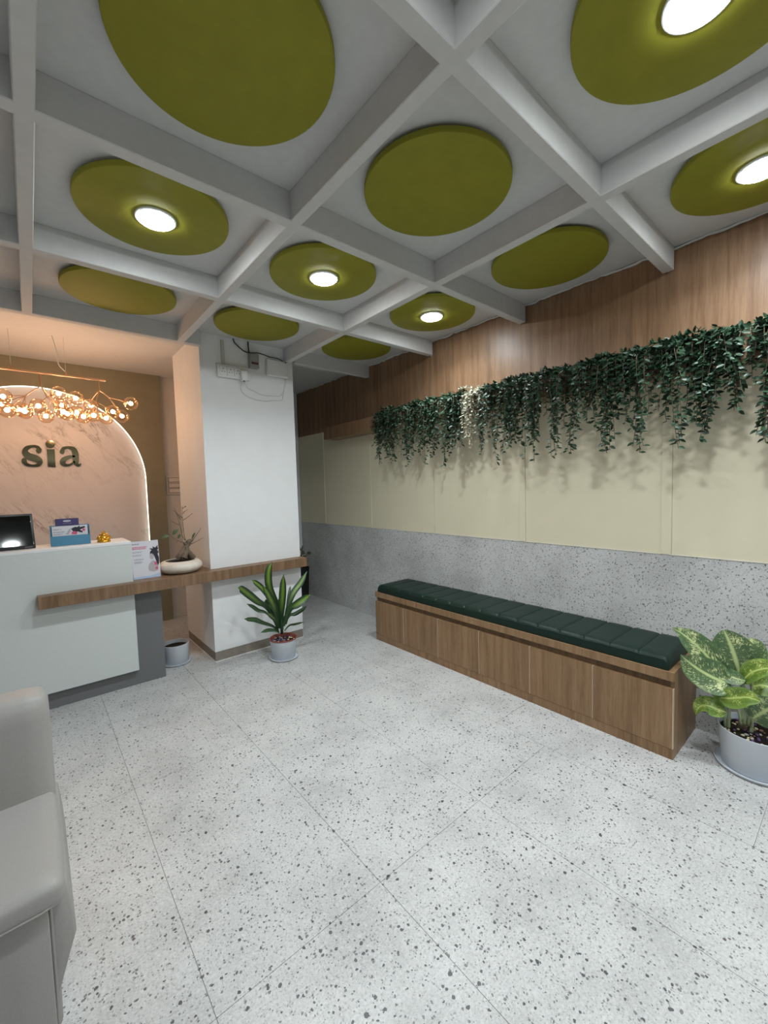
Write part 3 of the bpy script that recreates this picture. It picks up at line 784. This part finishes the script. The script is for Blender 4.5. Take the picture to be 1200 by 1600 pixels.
cable('white_cable', [Vector((1.484, yf-.045, 2.436)), Vector((1.472, yf-.02, 2.39))]+[pb(x, y, yf-.004) for x, y in ((440, 620), (500, 672), (600, 710), (720, 728), (800, 715), (900, 716))]+[pb(918, 650, yf-.004), pb(940, 520, yf-.004), pb(945, 468, yf-.012)], .0022, M_wcable, 'thin white cable sagging lowest between plug adapter and white box')
cable('white_cable', [Vector((1.496, yf-.045, 2.434)), pb(500, 565, yf-.02)]+[pb(x, y, yf-.004) for x, y in ((560, 600), (680, 655), (780, 664), (880, 664))]+[pb(925, 600, yf-.004), pb(945, 500, yf-.004), pb(935, 465, yf-.012)], .0018, M_wcable, 'thin white cable sagging higher between plug adapter and white box')
t = empty('wifi_box', (1.82, yf, 2.59), 'flat white rounded plastic box fixed high on the pillar edge', 'box')
x0_, x1_ = pb(712, 0, yf-.03).x, pb(958, 0, yf-.03).x
obj('housing', bx(x0_, x1_, yf-.042, yf-.004, 2.520, 2.672, r=.012, seg=3), M_plast, t, 50)
obj('port', bx(x1_-.035, x1_-.018, yf-.045, yf-.040, 2.655, 2.664), M_slot, t)
obj('bracket', bx(x0_+.03, x1_-.03, yf-.006, yf, 2.54, 2.65), M_gplast, t)
t = empty('breaker_box', (1.6, yf, 2.62), 'small grey breaker box with a red strip hanging between sockets and white box', 'box')
g0, g1 = pb(510, 0, yf-.03).x, pb(615, 0, yf-.03).x
obj('housing', bx(g0, g1, yf-.048, yf, 2.562, 2.690, r=.004), M_gplast, t, 40)
obj('cover', bx(g0+.004, g1-.004, yf-.053, yf-.046, 2.640, 2.686, r=.002, seg=1), M_gplast, t)
obj('slot', bx(g0+.012, g1-.012, yf-.051, yf-.046, 2.594, 2.612), M_slot, t)
obj('red_strip', bx(g0+.026, g1-.026, yf-.0525, yf-.046, 2.598, 2.608), M_redtag, t)
tag(obj('conduit', bx(1.318, 1.345, yf-.014, yf, bz1, 2.762, r=.002, seg=1), M_condo), 'pale flat cable conduit rising from the socket strip to the ceiling', 'conduit')
cable('black_cable', [pb(330, -8, yf-.02), pb(350, 40, yf-.012), pb(410, 100, yf-.012), pb(470, 145, yf-.012), pb(540, 160, yf-.052), pb(620, 162, yf-.058), pb(700, 185, yf-.03), pb(760, 208, yf-.048), pb(850, 225, yf-.047), pb(915, 258, yf-.045)], .005, M_cable, 'black cable looping from the ceiling disc over the grey box to the white box')
cable('black_cable', [Vector((1.556, yf-.02, 2.79)), Vector((1.556, yf-.022, 2.74)), Vector((1.556, yf-.03, 2.686))], .006, M_cable, 'short straight black cable dropping from the ceiling disc into the grey box')
# switch plate on the end wall
t = empty('switch_plate', (1.30, YB, 1.56), 'pale wall switch plate with three slots on the end wall behind the pillar', 'switch')
obj('plate', bx(1.213, 1.388, YB-.014, YB, 1.452, 1.668, r=.003), M_pink, t, 40)
for z in (1.475, 1.535, 1.600):
    s = obj('switch', bx(1.240, 1.362, YB-.020, YB-.012, z, z+.045, r=.002, seg=1), M_pink, t)
    obj('slot_rim', bx(1.236, 1.366, YB-.0148, YB-.0138, z-.004, z+.049), M_slot, s)

# ------------------------------------------------------------------ storage bench
t = empty('storage_bench', (2.69, 1.86, 0), 'long low oak storage bench with six doors along the terrazzo wall', 'bench')
BX0, BX1, BY0, BY1 = 2.478, 2.9065, .642, 3.086
obj('side_panel', bx(BX0+.0185, BX1, BY0, BY0+.018, 0, .468), M_woodb, t)
obj('side_panel', bx(BX0+.0185, BX1, BY1-.018, BY1, 0, .468), M_woodb, t)
obj('top_board', bx(BX0+.0185, BX1, BY0+.0182, BY1-.0182, .447, .468), M_woodb, t)
obj('front_rail', bx(BX0, BX0+.018, BY0-.001, BY1+.001, .421, .468), M_woodb, t)
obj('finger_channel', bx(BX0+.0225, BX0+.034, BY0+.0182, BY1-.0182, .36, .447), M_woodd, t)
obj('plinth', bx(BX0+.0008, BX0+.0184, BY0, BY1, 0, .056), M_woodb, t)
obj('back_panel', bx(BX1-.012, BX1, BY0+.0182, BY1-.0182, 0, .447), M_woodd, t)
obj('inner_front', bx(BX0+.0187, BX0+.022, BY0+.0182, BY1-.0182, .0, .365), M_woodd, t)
dy = [3.086, 2.692, 2.28, 1.871, 1.458, 1.047, .642]
for a, b_ in zip(dy, dy[1:]):
    d = obj('door', bx(BX0-.001, BX0+.018, b_+.0045, a-.001, .058, .381), M_woodb, t)
    obj('edge_band', bx(BX0-.0015, BX0+.018, b_+.001, b_+.0045, .058, .381), M_edge, d)

# leather cushion with stitched channels
t = empty('bench_cushion', (2.69, 1.86, .469), 'long dark green leather bench cushion with stitched cross seams', 'cushion')
cx0, cx1, cy0, cy1, cz0 = 2.487, 2.893, .668, 3.066, .469
NS = 16; seg = (cy1-cy0)/NS
nu = NS*16; prof = []
cs = []   # cross-section across x: (t, height factor)
for i in range(9): a_ = PI/2*i/8; cs.append((.032*(1-math.cos(a_)), math.sin(a_)))
sect = [(cx0+.001, 0.), (cx0, .10)]+[(cx0+.030*(1-math.cos(PI/2*i/5)), .42+.58*math.sin(PI/2*i/5)) for i in range(6)]+[(cx0+.03+(cx1-cx0-.06)*k/8, 1.) for k in range(1, 8)]+[(cx1-.030*(1-math.cos(PI/2*i/5)), .42+.58*math.sin(PI/2*i/5)) for i in range(5, -1, -1)]+[(cx1, .10), (cx1-.001, 0.)]
bm = B(); rings = []
for j in range(nu+1):
    y = cy0+(cy1-cy0)*j/nu
    ph = (y-cy0)/seg; f_ = ph-round(ph)
    groove = math.exp(-(f_*seg/.005)**2)
    puff = (1-abs(2*f_))
    puff = .0020*(1-(1-min(1, abs(f_)*2))**2)
    e = min(y-cy0, cy1-y)
    endr = math.sqrt(max(0, 1-(1-min(1, e/.028))**2))
    hgt = (.067+puff-.0055*groove)
    sag = .004*math.sin((y-cy0)*1.3)
    ring = []
    for (x, h) in sect:
        hh = h*hgt*(.45+.55*endr) if h > 0 else 0
        xx = x
        mid = (cx0+cx1)/2
        g2 = groove*.002*(1 if h > .1 else 0)
        xx = x + (g2 if x < mid else -g2)
        if e < .028: xx = mid+(xx-mid)*(.985+.015*endr)
        ring.append(bm.verts.new((xx, y, cz0+hh+(sag if h > .5 else 0)+random.uniform(-.0006, .0006))))
    rings.append(ring)
for a, b_ in zip(rings, rings[1:]):
    for k in range(len(sect)-1): bm.faces.new((a[k], a[k+1], b_[k+1], b_[k]))
    bm.faces.new((a[-1], a[0], b_[0], b_[-1]))
bm.faces.new(rings[0][::-1]); bm.faces.new(rings[-1])
obj('pad', bm, M_leather, t, 50)
for xx in (cx0+.001,):
    bm = B(); tube(bm, [(xx+.004, cy0+.02+(cy1-cy0-.04)*i/60, cz0+.050+.0015*math.sin(i*1.7)) for i in range(61)], .0028, 6); obj('piping', bm, M_leather, t, 80)
for k in range(1, NS):
    y = cy0+seg*k
    obj('seam', tube(B(), [(cx0+.03, y, cz0+.0625+.004*math.sin((y-cy0)*1.3)), (cx1-.03, y, cz0+.0625+.004*math.sin((y-cy0)*1.3))], .0016, 5), M_leather, t, 80)

# ------------------------------------------------------------------ wall ledge and ivy
LX0 = 2.712
t = empty('ivy_ledge', (2.8, 1.9, 2.05), 'long oak box ledge on the wall that carries the ivy', 'shelf')
obj('front_board', bx(LX0, LX0+.018, -1.2, 4.265, 2.052, 2.192), M_woodwall, t)
obj('bottom_board', bx(LX0+.018, XW-.0095, -1.2, 4.247, 2.052, 2.070), M_woodwall, t)
obj('end_board', bx(LX0+.018, XW-.0095, 4.247, 4.265, 2.052, 2.192), M_woodwall, t)
obj('top_board', bx(LX0+.018, XW-.0095, -1.2, 4.247, 2.15, 2.17), M_woodwall, t)

def ivy_leaf_mesh():
    bm = B()
    pts = [(0, 0), (.25, .20), (.5, .255), (.75, .17), (1, 0)]
    c = [bm.verts.new((x, 0, -.10*math.sin(PI*x)*.5-.12*x*x)) for x, _ in pts]
    for sgn in (1, -1):
        e = [c[0]]+[bm.verts.new((x, sgn*y, .10*y*2-.12*x*x)) for x, y in pts[1:-1]]+[c[-1]]
        for i in range(4):
            q = [c[i], c[i+1], e[i+1], e[i]]; u = []
            for v_ in q:
                if v_ not in u: u.append(v_)
            bm.faces.new(u if sgn < 0 else u[::-1])
    return bm
_b = ivy_leaf_mesh(); LV = [v_.co.copy() for v_ in _b.verts]; _b.verts.index_update(); LF = [[v_.index for v_ in f.verts] for f in _b.faces]; _b.free()
leaf_me = {}
for nm, mm in (('ivy', M_ivy), ('pale', M_ivyp)):
    me = bpy.data.meshes.new('leaf'); me.from_pydata([tuple(v_) for v_ in LV], [], LF); me.materials.append(mm)
    for p in me.polygons: p.use_smooth = True
    leaf_me[nm] = me
def ivy_bunch(y0, y1, nv, lens, label, kind='ivy', single=False, rseed=0, lsz=(.028, .040), zbase=1.93, sprig=1.0):
    rnd = random.Random(rseed)
    y0 += .018; y1 -= .018
    root = empty('ivy_bunch', ((LX0+XW)/2, (y0+y1)/2, 2.192), label, 'plant', 'ivy bunches on the wall ledge')
    mv = M_vine if kind == 'ivy' else M_vinep
    VV, FF = [], []; nleaf = 0
    vines = []
    for k in range(nv):
        y = y0+(y1-y0)*(k+.5)/nv+rnd.uniform(-.02, .02)
        zl = zbase+.02+rnd.uniform(-.16, .12)
        vines.append((y, zl, .85)); vines.append((y+rnd.uniform(-.02, .02), zl+rnd.uniform(.05, .14), 1.15))
    for (y, zt) in lens: vines.append((y, zt, .62)); vines.append((y+rnd.uniform(-.012, .012), zt+rnd.uniform(.0, .05), .55)); vines.append((y+rnd.uniform(-.02, .02), zt+rnd.uniform(.03, .10), .6)); vines.append((y+rnd.uniform(-.03, .03), zt+rnd.uniform(.10, .18), .8))
    for (y, zt, dens) in vines:
        x_out = LX0-rnd.uniform(.012, .085)
        xb_ = rnd.uniform(LX0+.03, XW-.05)
        p = [(xb_, y+rnd.uniform(-.05, .05), 2.185), ((LX0+xb_)/2, y+rnd.uniform(-.03, .03), 2.20+rnd.uniform(0, .025)), (x_out+.012, y, 2.17+rnd.uniform(-.01, .02)), (x_out, y+rnd.uniform(-.015, .015), 2.08)]
        z = 2.08
        yy = y
        while z > zt+.06:
            z -= rnd.uniform(.06, .10); z = max(z, zt); yy += rnd.uniform(-.016, .016)
            p.append((x_out+rnd.uniform(-.010, .010), yy, z))
        S = spline(p, 5)
        vine = obj('vine', tube(B(), S, .0016, 4), mv, root)
        # leaves along the vine
        acc = 0.; step = .0116/dens
        for a_, b2 in zip(S, S[1:]):
            a_ = Vector(a_); b2 = Vector(b2); ln = (b2-a_).length; acc += ln
            while acc > step:
                acc -= step
                pos = b2-(b2-a_).normalized()*acc if ln > 0 else a_
                az = rnd.uniform(0, 2*PI)
                hanging = pos.z < 2.15
                # artificial leaves stick out sideways and droop
                dirv = Vector((math.cos(az)*.8-.25, math.sin(az), rnd.uniform(-.75, .10) if hanging else rnd.uniform(-.2, .75))).normalized()
                sz = rnd.uniform(*lsz)
                upv = Vector((rnd.uniform(-1.1, -.35), rnd.uniform(-.5, .5), rnd.uniform(.25, .9)))
                s = upv.cross(dirv)
                if s.length < .05: s = Vector((0, 1, 0))
                s.normalize(); n_ = dirv.cross(s)
                Mx = Matrix((dirv, s, n_)).transposed()
                if pos.x+dirv.x*sz > XW-.014: continue
                if hanging is False and pos.x > LX0 and (pos.z+dirv.z*sz) < 2.175: dirv.z = abs(dirv.z)
                if single and hanging and nleaf < 290:
                    o_ = bpy.data.objects.new('leaf', leaf_me[kind]); COL.objects.link(o_)
                    o_.parent = vine
                    m4 = Mx.to_4x4() @ Matrix.Scale(sz, 4); m4.translation = pos
                    o_.matrix_parent_inverse = world_of(vine).inverted(); o_.matrix_basis = m4
                    nleaf += 1
                else:
                    b0 = len(VV)
                    VV += [tuple(pos+Mx@(v_*sz)) for v_ in LV]; FF += [[b0+i for i in f] for f in LF]
    # twigs arching above the ledge, leaves in pairs
    for k in range(max(2, int((y1-y0)*14))):
        yb_ = rnd.uniform(y0, y1); xb_ = rnd.uniform(LX0-.02, XW-.10); sg = rnd.choice((-1, 1)); hh = rnd.uniform(.012, .045)
        S = spline([(xb_, yb_, 2.185), (xb_-.015, yb_+sg*.03, 2.19+hh*.7), (xb_-.03, yb_+sg*.075, 2.19+hh), (xb_-.045, yb_+sg*.12, 2.19+hh*.85)], 4)
        obj('twig', tube(B(), S, .0013, 4), mv, root)
        for q_, p_ in enumerate(S[3:]):
            for e in (-1, 1):
                dirv = Vector((rnd.uniform(-.9, .1)*1.0, sg*.5+e*rnd.uniform(.2, .7), rnd.uniform(-.1, .7))).normalized(); sz = rnd.uniform(*lsz)
                s_2 = Vector((-.6, 0, .8)).cross(dirv)
                if s_2.length < .05: continue
                s_2.normalize(); Mx = Matrix((dirv, s_2, dirv.cross(s_2))).transposed(); b0 = len(VV)
                VV += [tuple(Vector(p_)+Mx@(v_*sz)) for v_ in LV]; FF += [[b0+i for i in f] for f in LF]
    # sprigs standing up from the ledge
    for k in range(int((y1-y0)*85*sprig)):
        pos = Vector((rnd.uniform(LX0-.02, XW-.09), rnd.uniform(y0, y1), 2.190+rnd.uniform(0, .045)))
        dirv = Vector((rnd.uniform(-1, .5), rnd.uniform(-1, 1), rnd.uniform(-.1, .9))).normalized(); sz = rnd.uniform(*lsz)
        s = Vector((0, 0, 1)).cross(dirv).normalized(); n_ = dirv.cross(s); Mx = Matrix((dirv, s, n_)).transposed()
        b0 = len(VV); VV += [tuple(pos+Mx@(v_*sz)) for v_ in LV]; FF += [[b0+i for i in f] for f in LF]
    me = bpy.data.meshes.new('foliage'); me.from_pydata(VV, [], FF); me.materials.append(M_ivy if kind == 'ivy' else M_ivyp)
    for p in me.polygons: p.use_smooth = True
    f_ = bpy.data.objects.new('foliage', me); COL.objects.link(f_); f_.parent = root; f_.matrix_parent_inverse = world_of(root).inverted(); f_['kind'] = 'stuff'
    return root
def yz(px, py, x=2.68): p = at_x(px, py, x); return (p.y, p.z)
ivy_bunch(2.98, 3.27, 16, [yz(596, 735), yz(614, 725)], 'dark artificial ivy bunch at the far end of the wall ledge', rseed=1, zbase=1.86)
ivy_bunch(2.62, 2.95, 13, [yz(632, 730), yz(645, 718)], 'dark artificial ivy bunch second from the far end of the ledge', rseed=2, zbase=1.89)
ivy_bunch(2.34, 2.62, 12, [yz(671, 730), yz(662, 712)], 'dark artificial ivy bunch third from the far end of the ledge', rseed=3, zbase=1.87)
ivy_bunch(2.15, 2.33, 10, [yz(699, 728), yz(714, 702)], 'dark ivy bunch just before the pale dried bunch', rseed=4, zbase=1.88)
ivy_bunch(1.98, 2.12, 9, [yz(738, 708), yz(728, 690)], 'pale cream dried ivy bunch among the dark ones', kind='pale', rseed=5, zbase=1.88, lsz=(.019, .028))
ivy_bunch(1.78, 1.97, 8, [yz(755, 718), yz(770, 690)], 'dark ivy bunch on the near side of the pale dried bunch', rseed=6, zbase=1.93)
ivy_bunch(1.50, 1.77, 13, [yz(780, 724), yz(797, 705)], 'dark ivy bunch above the middle of the bench hanging broad and thick', rseed=7, zbase=1.85)
ivy_bunch(1.27, 1.49, 9, [yz(830, 722), yz(840, 692)], 'dark ivy bunch in front of the batten above the bench middle', rseed=8, zbase=1.88)
ivy_bunch(1.07, 1.26, 9, [yz(867, 725), yz(898, 713)], 'dark ivy bunch with two long thin tails above the bench', rseed=9, zbase=1.89)
ivy_bunch(.86, 1.05, 10, [yz(949, 718), yz(953, 700)], 'dark ivy bunch with one long leafy tail, fourth from the near end', single=True, rseed=10, zbase=1.92, lsz=(.031, .043))
ivy_bunch(.66, .84, 10, [yz(995, 708), yz(1012, 672)], 'dark ivy bunch with a thin stringy tail, third from the near end', single=True, rseed=11, zbase=1.92, lsz=(.031, .043))
ivy_bunch(.44, .65, 14, [yz(1055, 710), yz(1110, 695)], 'dark ivy bunch with two full leafy tails, second from the near end', single=True, rseed=12, zbase=1.86, lsz=(.031, .043))
ivy_bunch(.14, .43, 12, [yz(1145, 658), yz(1192, 700), yz(1204, 690)], 'dark ivy bunch cut by the right edge, nearest end of the ledge', single=True, rseed=13, zbase=1.95, lsz=(.031, .043))

# ------------------------------------------------------------------ potted plants
def pebbles(parent, c, r, z, n, seed):
    rnd = random.Random(seed)
    cols = [plain('pebble_cream', (.55, .47, .30), .5), plain('pebble_purple', (.10, .045, .16), .5), plain('pebble_grey', (.33, .31, .30), .5), plain('pebble_brown', (.22, .12, .07), .5)] if 'pebble_cream' not in MATS else [MATS[k_] for k_ in ('pebble_cream', 'pebble_purple', 'pebble_grey', 'pebble_brown')]
    for i in range(n):
        a_ = rnd.uniform(0, 2*PI); q = r*math.sqrt(rnd.random())
        s = rnd.uniform(.006, .011); bm = sphere(B(), (0, 0, 0), 1, 7, 5)
        bmesh.ops.transform(bm, matrix=Matrix.Translation((c[0]+q*math.cos(a_), c[1]+q*math.sin(a_), z+s*.35)) @ Matrix.Rotation(a_*3, 4, 'Z') @ Matrix.Diagonal((s, s*.75, s*.55, 1)), verts=bm.verts)
        obj('pebble', bm, cols[rnd.choice((0, 1, 1, 2, 3))], parent, 180)
def pot(name, c, r1, r0, h, label, rim=None, saucer=None, pebble=0, seed=1):
    t = empty(name, (c[0], c[1], 0), label, 'plant pot')
    zb = .006
    obj('body', lathe(B(), [(0, zb), (r0-.004, zb), (r0, zb+.004), (r1-.001, h-.003), (r1, h), (r1-.004, h+.001), (r1-.006, h-.004), (r1-.010, h-.045), (0, h-.045)], 48, (c[0], c[1], 0)), M_pot, t, 45)
    if saucer: obj('saucer', lathe(B(), [(0, 0), (saucer-.014, 0), (saucer-.004, .007), (saucer, .018), (saucer-.003, .019), (saucer-.008, .011), (saucer-.018, .0055), (0, .0055)], 48, (c[0], c[1], 0)), M_pot, t, 45)
    if rim: obj('inner_pot', lathe(B(), [(r1-.012, h-.05), (r1-.007, h), (r1+.002, h+.002), (r1+.003, h+.010), (r1-.003, h+.012), (r1-.008, h+.006), (r1-.013, h-.03)], 48, (c[0], c[1], 0)), rim, t, 45)
    obj('soil', lathe(B(), [(r1-.012, h-.030), (r1*.6, h-.025+(.016 if rim else 0)), (0, h-.022+(.016 if rim else 0))], 32, (c[0], c[1], 0)), M_soil, t, 60)
    if pebble: pebbles(t, c, r1-.022, h-.024+(.014 if rim else 0), pebble, seed)
    return t
# dracaena by the pillar
pc = (1.62, 3.325)
pot('plant_pot', pc, .117, .096, .170, 'pale grey plastic pot with a red brown inner rim before the white pillar', rim=M_terra, saucer=.126, pebble=70, seed=3)
t = empty('striped_dracaena', (pc[0], pc[1], .15), 'striped green dracaena with long strappy leaves in the pot before the pillar', 'plant')
s_ = 140/1200
def dp(x, y, dy=0): return at_y(360+x*s_, 870+y*s_, pc[1]+dy)
PXM = 3.75/FPX*s_   # metres per crop pixel
strap = lambda v: (.42+.58*math.sin(PI*min(1, max(0, (v-.05)/.95))**1.35)) * (1 if v < .86 else max(.02, (1-v)/.14)**.8)
DL = [([(670,930),(620,640),(525,400),(515,200),(558,62)],98,-.02,.04,0),([(685,930),(690,720),(705,470),(712,232)],96,-.05,-.02,0),([(655,960),(605,720),(515,520),(440,388)],84,-.10,-.08,0),
      ([(640,880),(530,590),(430,430),(350,355),(287,312)],66,.02,.06,0),([(600,850),(480,670),(370,600),(250,505),(150,430),(100,412)],92,-.03,-.10,0),([(600,850),(470,745),(380,722),(300,668),(215,628)],48,.04,.10,.02),
      ([(640,985),(560,925),(430,880),(340,845),(250,838),(180,832)],56,-.05,-.10,.05),([(655,1015),(590,985),(500,985),(400,1018)],44,-.06,-.10,.03),([(715,920),(770,690),(840,490),(940,350),(1030,188)],84,.02,.06,0),
      ([(730,900),(800,700),(890,640),(990,570),(1076,498)],108,-.04,-.10,0),([(715,930),(790,790),(870,765),(955,715),(1025,655)],54,.0,-.03,.02),([(725,990),(790,920),(870,903),(988,872)],30,.02,.08,.02),
      ([(735,830),(765,610),(790,470),(806,388)],34,.08,.10,0),([(655,930),(570,720),(500,620),(470,570)],74,.06,.09,0),([(690,950),(640,760),(560,680),(510,640)],76,-.02,0,0),([(640,1000),(600,860),(560,800),(480,740)],60,-.07,-.06,0),([(700,980),(700,820),(660,700),(640,560)],60,.05,.07,0)]
for i, (path, wpx, d0, d1, wv) in enumerate(DL):
    n = len(path)
    sp = [dp(x, y, d0*min(1, (k/(n-1))*2)*.5+(d1-d0*.5)*(k/(n-1))) for k, (x, y) in enumerate(path)]
    nr = (-FW+Vector((.0, 0, .35))+Vector((random.uniform(-.3, .3), 0, 0))).normalized()
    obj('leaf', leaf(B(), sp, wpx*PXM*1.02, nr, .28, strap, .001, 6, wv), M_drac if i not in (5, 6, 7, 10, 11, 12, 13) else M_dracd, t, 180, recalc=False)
obj('stem', tube(B(), [dp(690, 1030), dp(688, 960), dp(680, 860), dp(676, 800)], [.012, .013, .015, .009], 10), M_dracd, t, 180)
# pot with bare soil behind the desk
pot('plant_pot', (.885, 3.885), .108, .094, .175, 'pale grey plastic pot with only dark soil beside the grey desk base', saucer=.118)
# big pot at the bench end
ac = (2.722, .350)
pot('plant_pot', ac, .156, .138, .200, 'wide pale grey plastic pot beside the near end of the bench', saucer=.168, pebble=90, seed=9)
t = empty('speckled_aglaonema', (ac[0], ac[1], .18), 'broad leaved plant with cream speckled green leaves in the pot beside the bench', 'plant')
q_ = 170/1046
def ap(x, y, dx=0): return at_x(1030+x*q_, 970+y*q_, ac[0]+dx)
AXM = 2.72/ (FPX*.82) * q_
oval = lambda v: max(.02, math.sin(PI*(.04+.95*v**.85)))**.62
pointed = lambda v: max(.01, math.sin(PI*(.05+.95*v**.72)))**.8*(1 if v < .7 else 1-.35*((v-.7)/.3))
AL = [([(690,600),(560,450),(380,255),(230,130),(125,66)],165,-.02,-.14,0,(-.8,-.1,.6)),([(690,612),(560,565),(400,480),(270,385),(206,325)],200,-.08,-.20,0,(-.85,0,.5)),
      ([(775,525),(740,390),(690,240),(622,88)],265,0,-.02,0,(-1,-.1,.25)),([(905,440),(905,330),(895,230),(880,165)],140,.06,.10,0,(-1,0,.3)),([(930,520),(960,390),(975,300),(990,235)],70,.10,.12,0,(-1,0,.1)),
      ([(800,580),(870,510),(960,470),(1060,460),(1180,500)],125,-.05,-.12,1,(-.8,.3,.6)),([(590,740),(690,745),(840,735),(975,775)],118,-.12,-.16,1,(-.9,0,.35)),([(660,600),(620,640),(660,720),(720,745)],150,-.04,-.06,1,(-1,.2,.1)),
      ([(640,880),(545,845),(440,810),(375,840),(352,905)],118,-.10,-.16,1,(-.7,.3,.7)),([(900,940),(985,885),(1070,840),(1180,790)],190,-.05,-.08,0,(-.95,-.1,.3)),([(880,640),(980,620),(1080,650),(1200,720)],150,.03,.02,1,(-.7,0,.7)),
      ([(590,470),(650,520),(760,560),(830,575)],90,-.07,-.07,0,(-.9,.1,.5)),([(720,640),(650,700),(590,640),(500,640)],110,.05,.06,1,(-1,0,.2))]
for path, wpx, d0, d1, yl, nr in AL:
    n = len(path)
    sp = [ap(x, y, d0+(d1-d0)*(k/(n-1))) for k, (x, y) in enumerate(path)]
    obj('leaf', leaf(B(), sp, wpx*AXM, Vector(nr).normalized(), .22, pointed if n == 5 and (not yl or wpx == 118) else oval, .0012, 7), M_aglay if yl else M_agla, t, 180, recalc=False)
for path in ([(640,1020),(632,950),(622,900),(640,880)],[(665,1040),(672,900),(680,760),(690,605)],[(800,960),(812,860),(800,700),(775,525)],[(885,1070),(895,1000),(900,940)],[(790,1000),(770,880),(730,780),(690,700)],[(820,1000),(830,860),(840,700),(800,580)],[(860,1010),(880,800),(890,640),(905,440)]):
    pts = [ap(x, y, -.03-.02*(k/len(path))) for k, (x, y) in enumerate(path)]
    pts = spline([tuple(p) for p in pts], 5); n = len(pts)
    obj('stalk', tube(B(), pts, [.0085-.0045*i/n for i in range(n)], 8), M_stalk, t, 180)
obj('stem', tube(B(), [ap(800, 1075, 0), ap(800, 1000, 0), ap(795, 900, 0)], [.019, .017, .011], 10), M_twig, t, 180)
# dark pot behind the pillar
bc2 = (2.735, 4.99)
t = empty('tall_planter', (bc2[0], bc2[1], 0), 'tall black planter mostly hidden behind the white pillar', 'planter')
obj('body', lathe(B(), [(0, 0), (.085, 0), (.088, .01), (.108, .40), (.112, .405), (.112, .42), (.102, .42), (.100, .39), (0, .39)], 36, (*bc2, 0)), M_blackpot, t, 45)
t = empty('dark_shrub', (bc2[0], bc2[1], .39), 'dark leafy plant in the black planter behind the pillar', 'plant')
for k in range(7):
    a_ = k*.9; tip = Vector((bc2[0]+.10*math.cos(a_), bc2[1]+.10*math.sin(a_), .60+.06*(k % 3)))
    obj('stem', tube(B(), [(bc2[0], bc2[1], .385), ((bc2[0]+tip.x)/2, (bc2[1]+tip.y)/2, .52), tip], .004, 6), M_twig, t, 80)
    for j in range(4):
        p0 = Vector((bc2[0], bc2[1], .40)).lerp(tip, .45+.18*j); d_ = Vector((math.cos(a_+j*2), math.sin(a_+j*2), .3)).normalized()
        obj('leaf', leaf(B(), [p0, p0+d_*.03, p0+d_*.065+Vector((0, 0, -.01))], .03, Vector((-.5, -.5, .7)).normalized()), M_bleaf, t, 180, recalc=False)

# ------------------------------------------------------------------ lounge chair, cut by the left edge
t = empty('lounge_chair', (-.32, 1.65, 0), 'grey leatherette lounge chair without arms at the left edge, its back to the desk', 'chair')
def soft(x0, x1, y0, y1, z0, z1, r, puff=(0, 0, 0), cuts=6, fn=None):
    bm = B(); g = bmesh.ops.create_cube(bm, size=1)
    bmesh.ops.subdivide_edges(bm, edges=bm.edges[:], cuts=cuts, use_grid_fill=True)
    c = Vector(((x0+x1)/2, (y0+y1)/2, (z0+z1)/2)); hx, hy_, hz = (x1-x0)/2, (y1-y0)/2, (z1-z0)/2
    for v_ in bm.verts:
        p = Vector((v_.co.x*2, v_.co.y*2, v_.co.z*2))
        # denser towards the edges, rounded box
        p = Vector([math.copysign(1-(1-abs(a_))**1.6, a_) for a_ in p])
        q = Vector((p.x*hx, p.y*hy_, p.z*hz))
        inner = Vector((max(-hx+r, min(hx-r, q.x)), max(-hy_+r, min(hy_-r, q.y)), max(-hz+r, min(hz-r, q.z))))
        d = q-inner
        if d.length > 1e-6: q = inner+d.normalized()*r
        k = Vector((1-p.x**2, 1-p.y**2, 1-p.z**2))
        q.z += puff[2]*max(0, p.z)*k.x*k.y; q.y += puff[1]*p.y*k.x*k.z; q.x += puff[0]*p.x*k.y*k.z
        v_.co = c+q
        if fn: v_.co = fn(v_.co)
    return bm
def base_shape(p):
    z = p.z; s = 1
    if p.x > -.2:
        k = min(1, max(0, (.26-z)/.11)); p.x -= .042*k*k*(3-2*k) + .012*max(0, (z-.30)/.14)
    return p
obj('base', soft(-.66, .026, 1.375, 1.93, .03, .445, .022, (.0, 0, 0), 8, base_shape), M_sofa, t, 180)
obj('front_panel', soft(-.63, -.028, 1.352, 1.42, .03, .425, .012, (0, 0, 0), 4), M_sofa, t, 180)
obj('seat_cushion', soft(-.655, .008, 1.318, 1.775, .418, .494, .030, (.003, .006, .010), 12), M_sofa, t, 180)
def lean(p):
    p.y += (p.z-.40)*.20; return p
obj('backrest', soft(-.655, .006, 1.73, 1.885, .40, .800, .045, (.002, .012, .0), 10, lean), M_sofa, t, 180)
bm = B()
tube(bm, [(-.62, 1.322, .432), (-.3, 1.318, .432), (-.04, 1.320, .432), (-.008, 1.328, .434), (.004, 1.35, .436), (.006, 1.6, .436)], .0035, 6)
obj('piping', bm, M_sofa, t, 80)
bm = B(); tube(bm, [(-.0245, 1.368, .40), (-.0245, 1.366, .2), (-.027, 1.366, .035)], .004, 6); obj('piping', bm, M_sofa, t, 80)
for x in (-.60, -.06):
    for y in (1.42, 1.87): obj('leg', lathe(B(), [(0, 0), (.016, 0), (.020, .034), (0, .034)], 14, (x, y, 0)), M_black, t, 45)
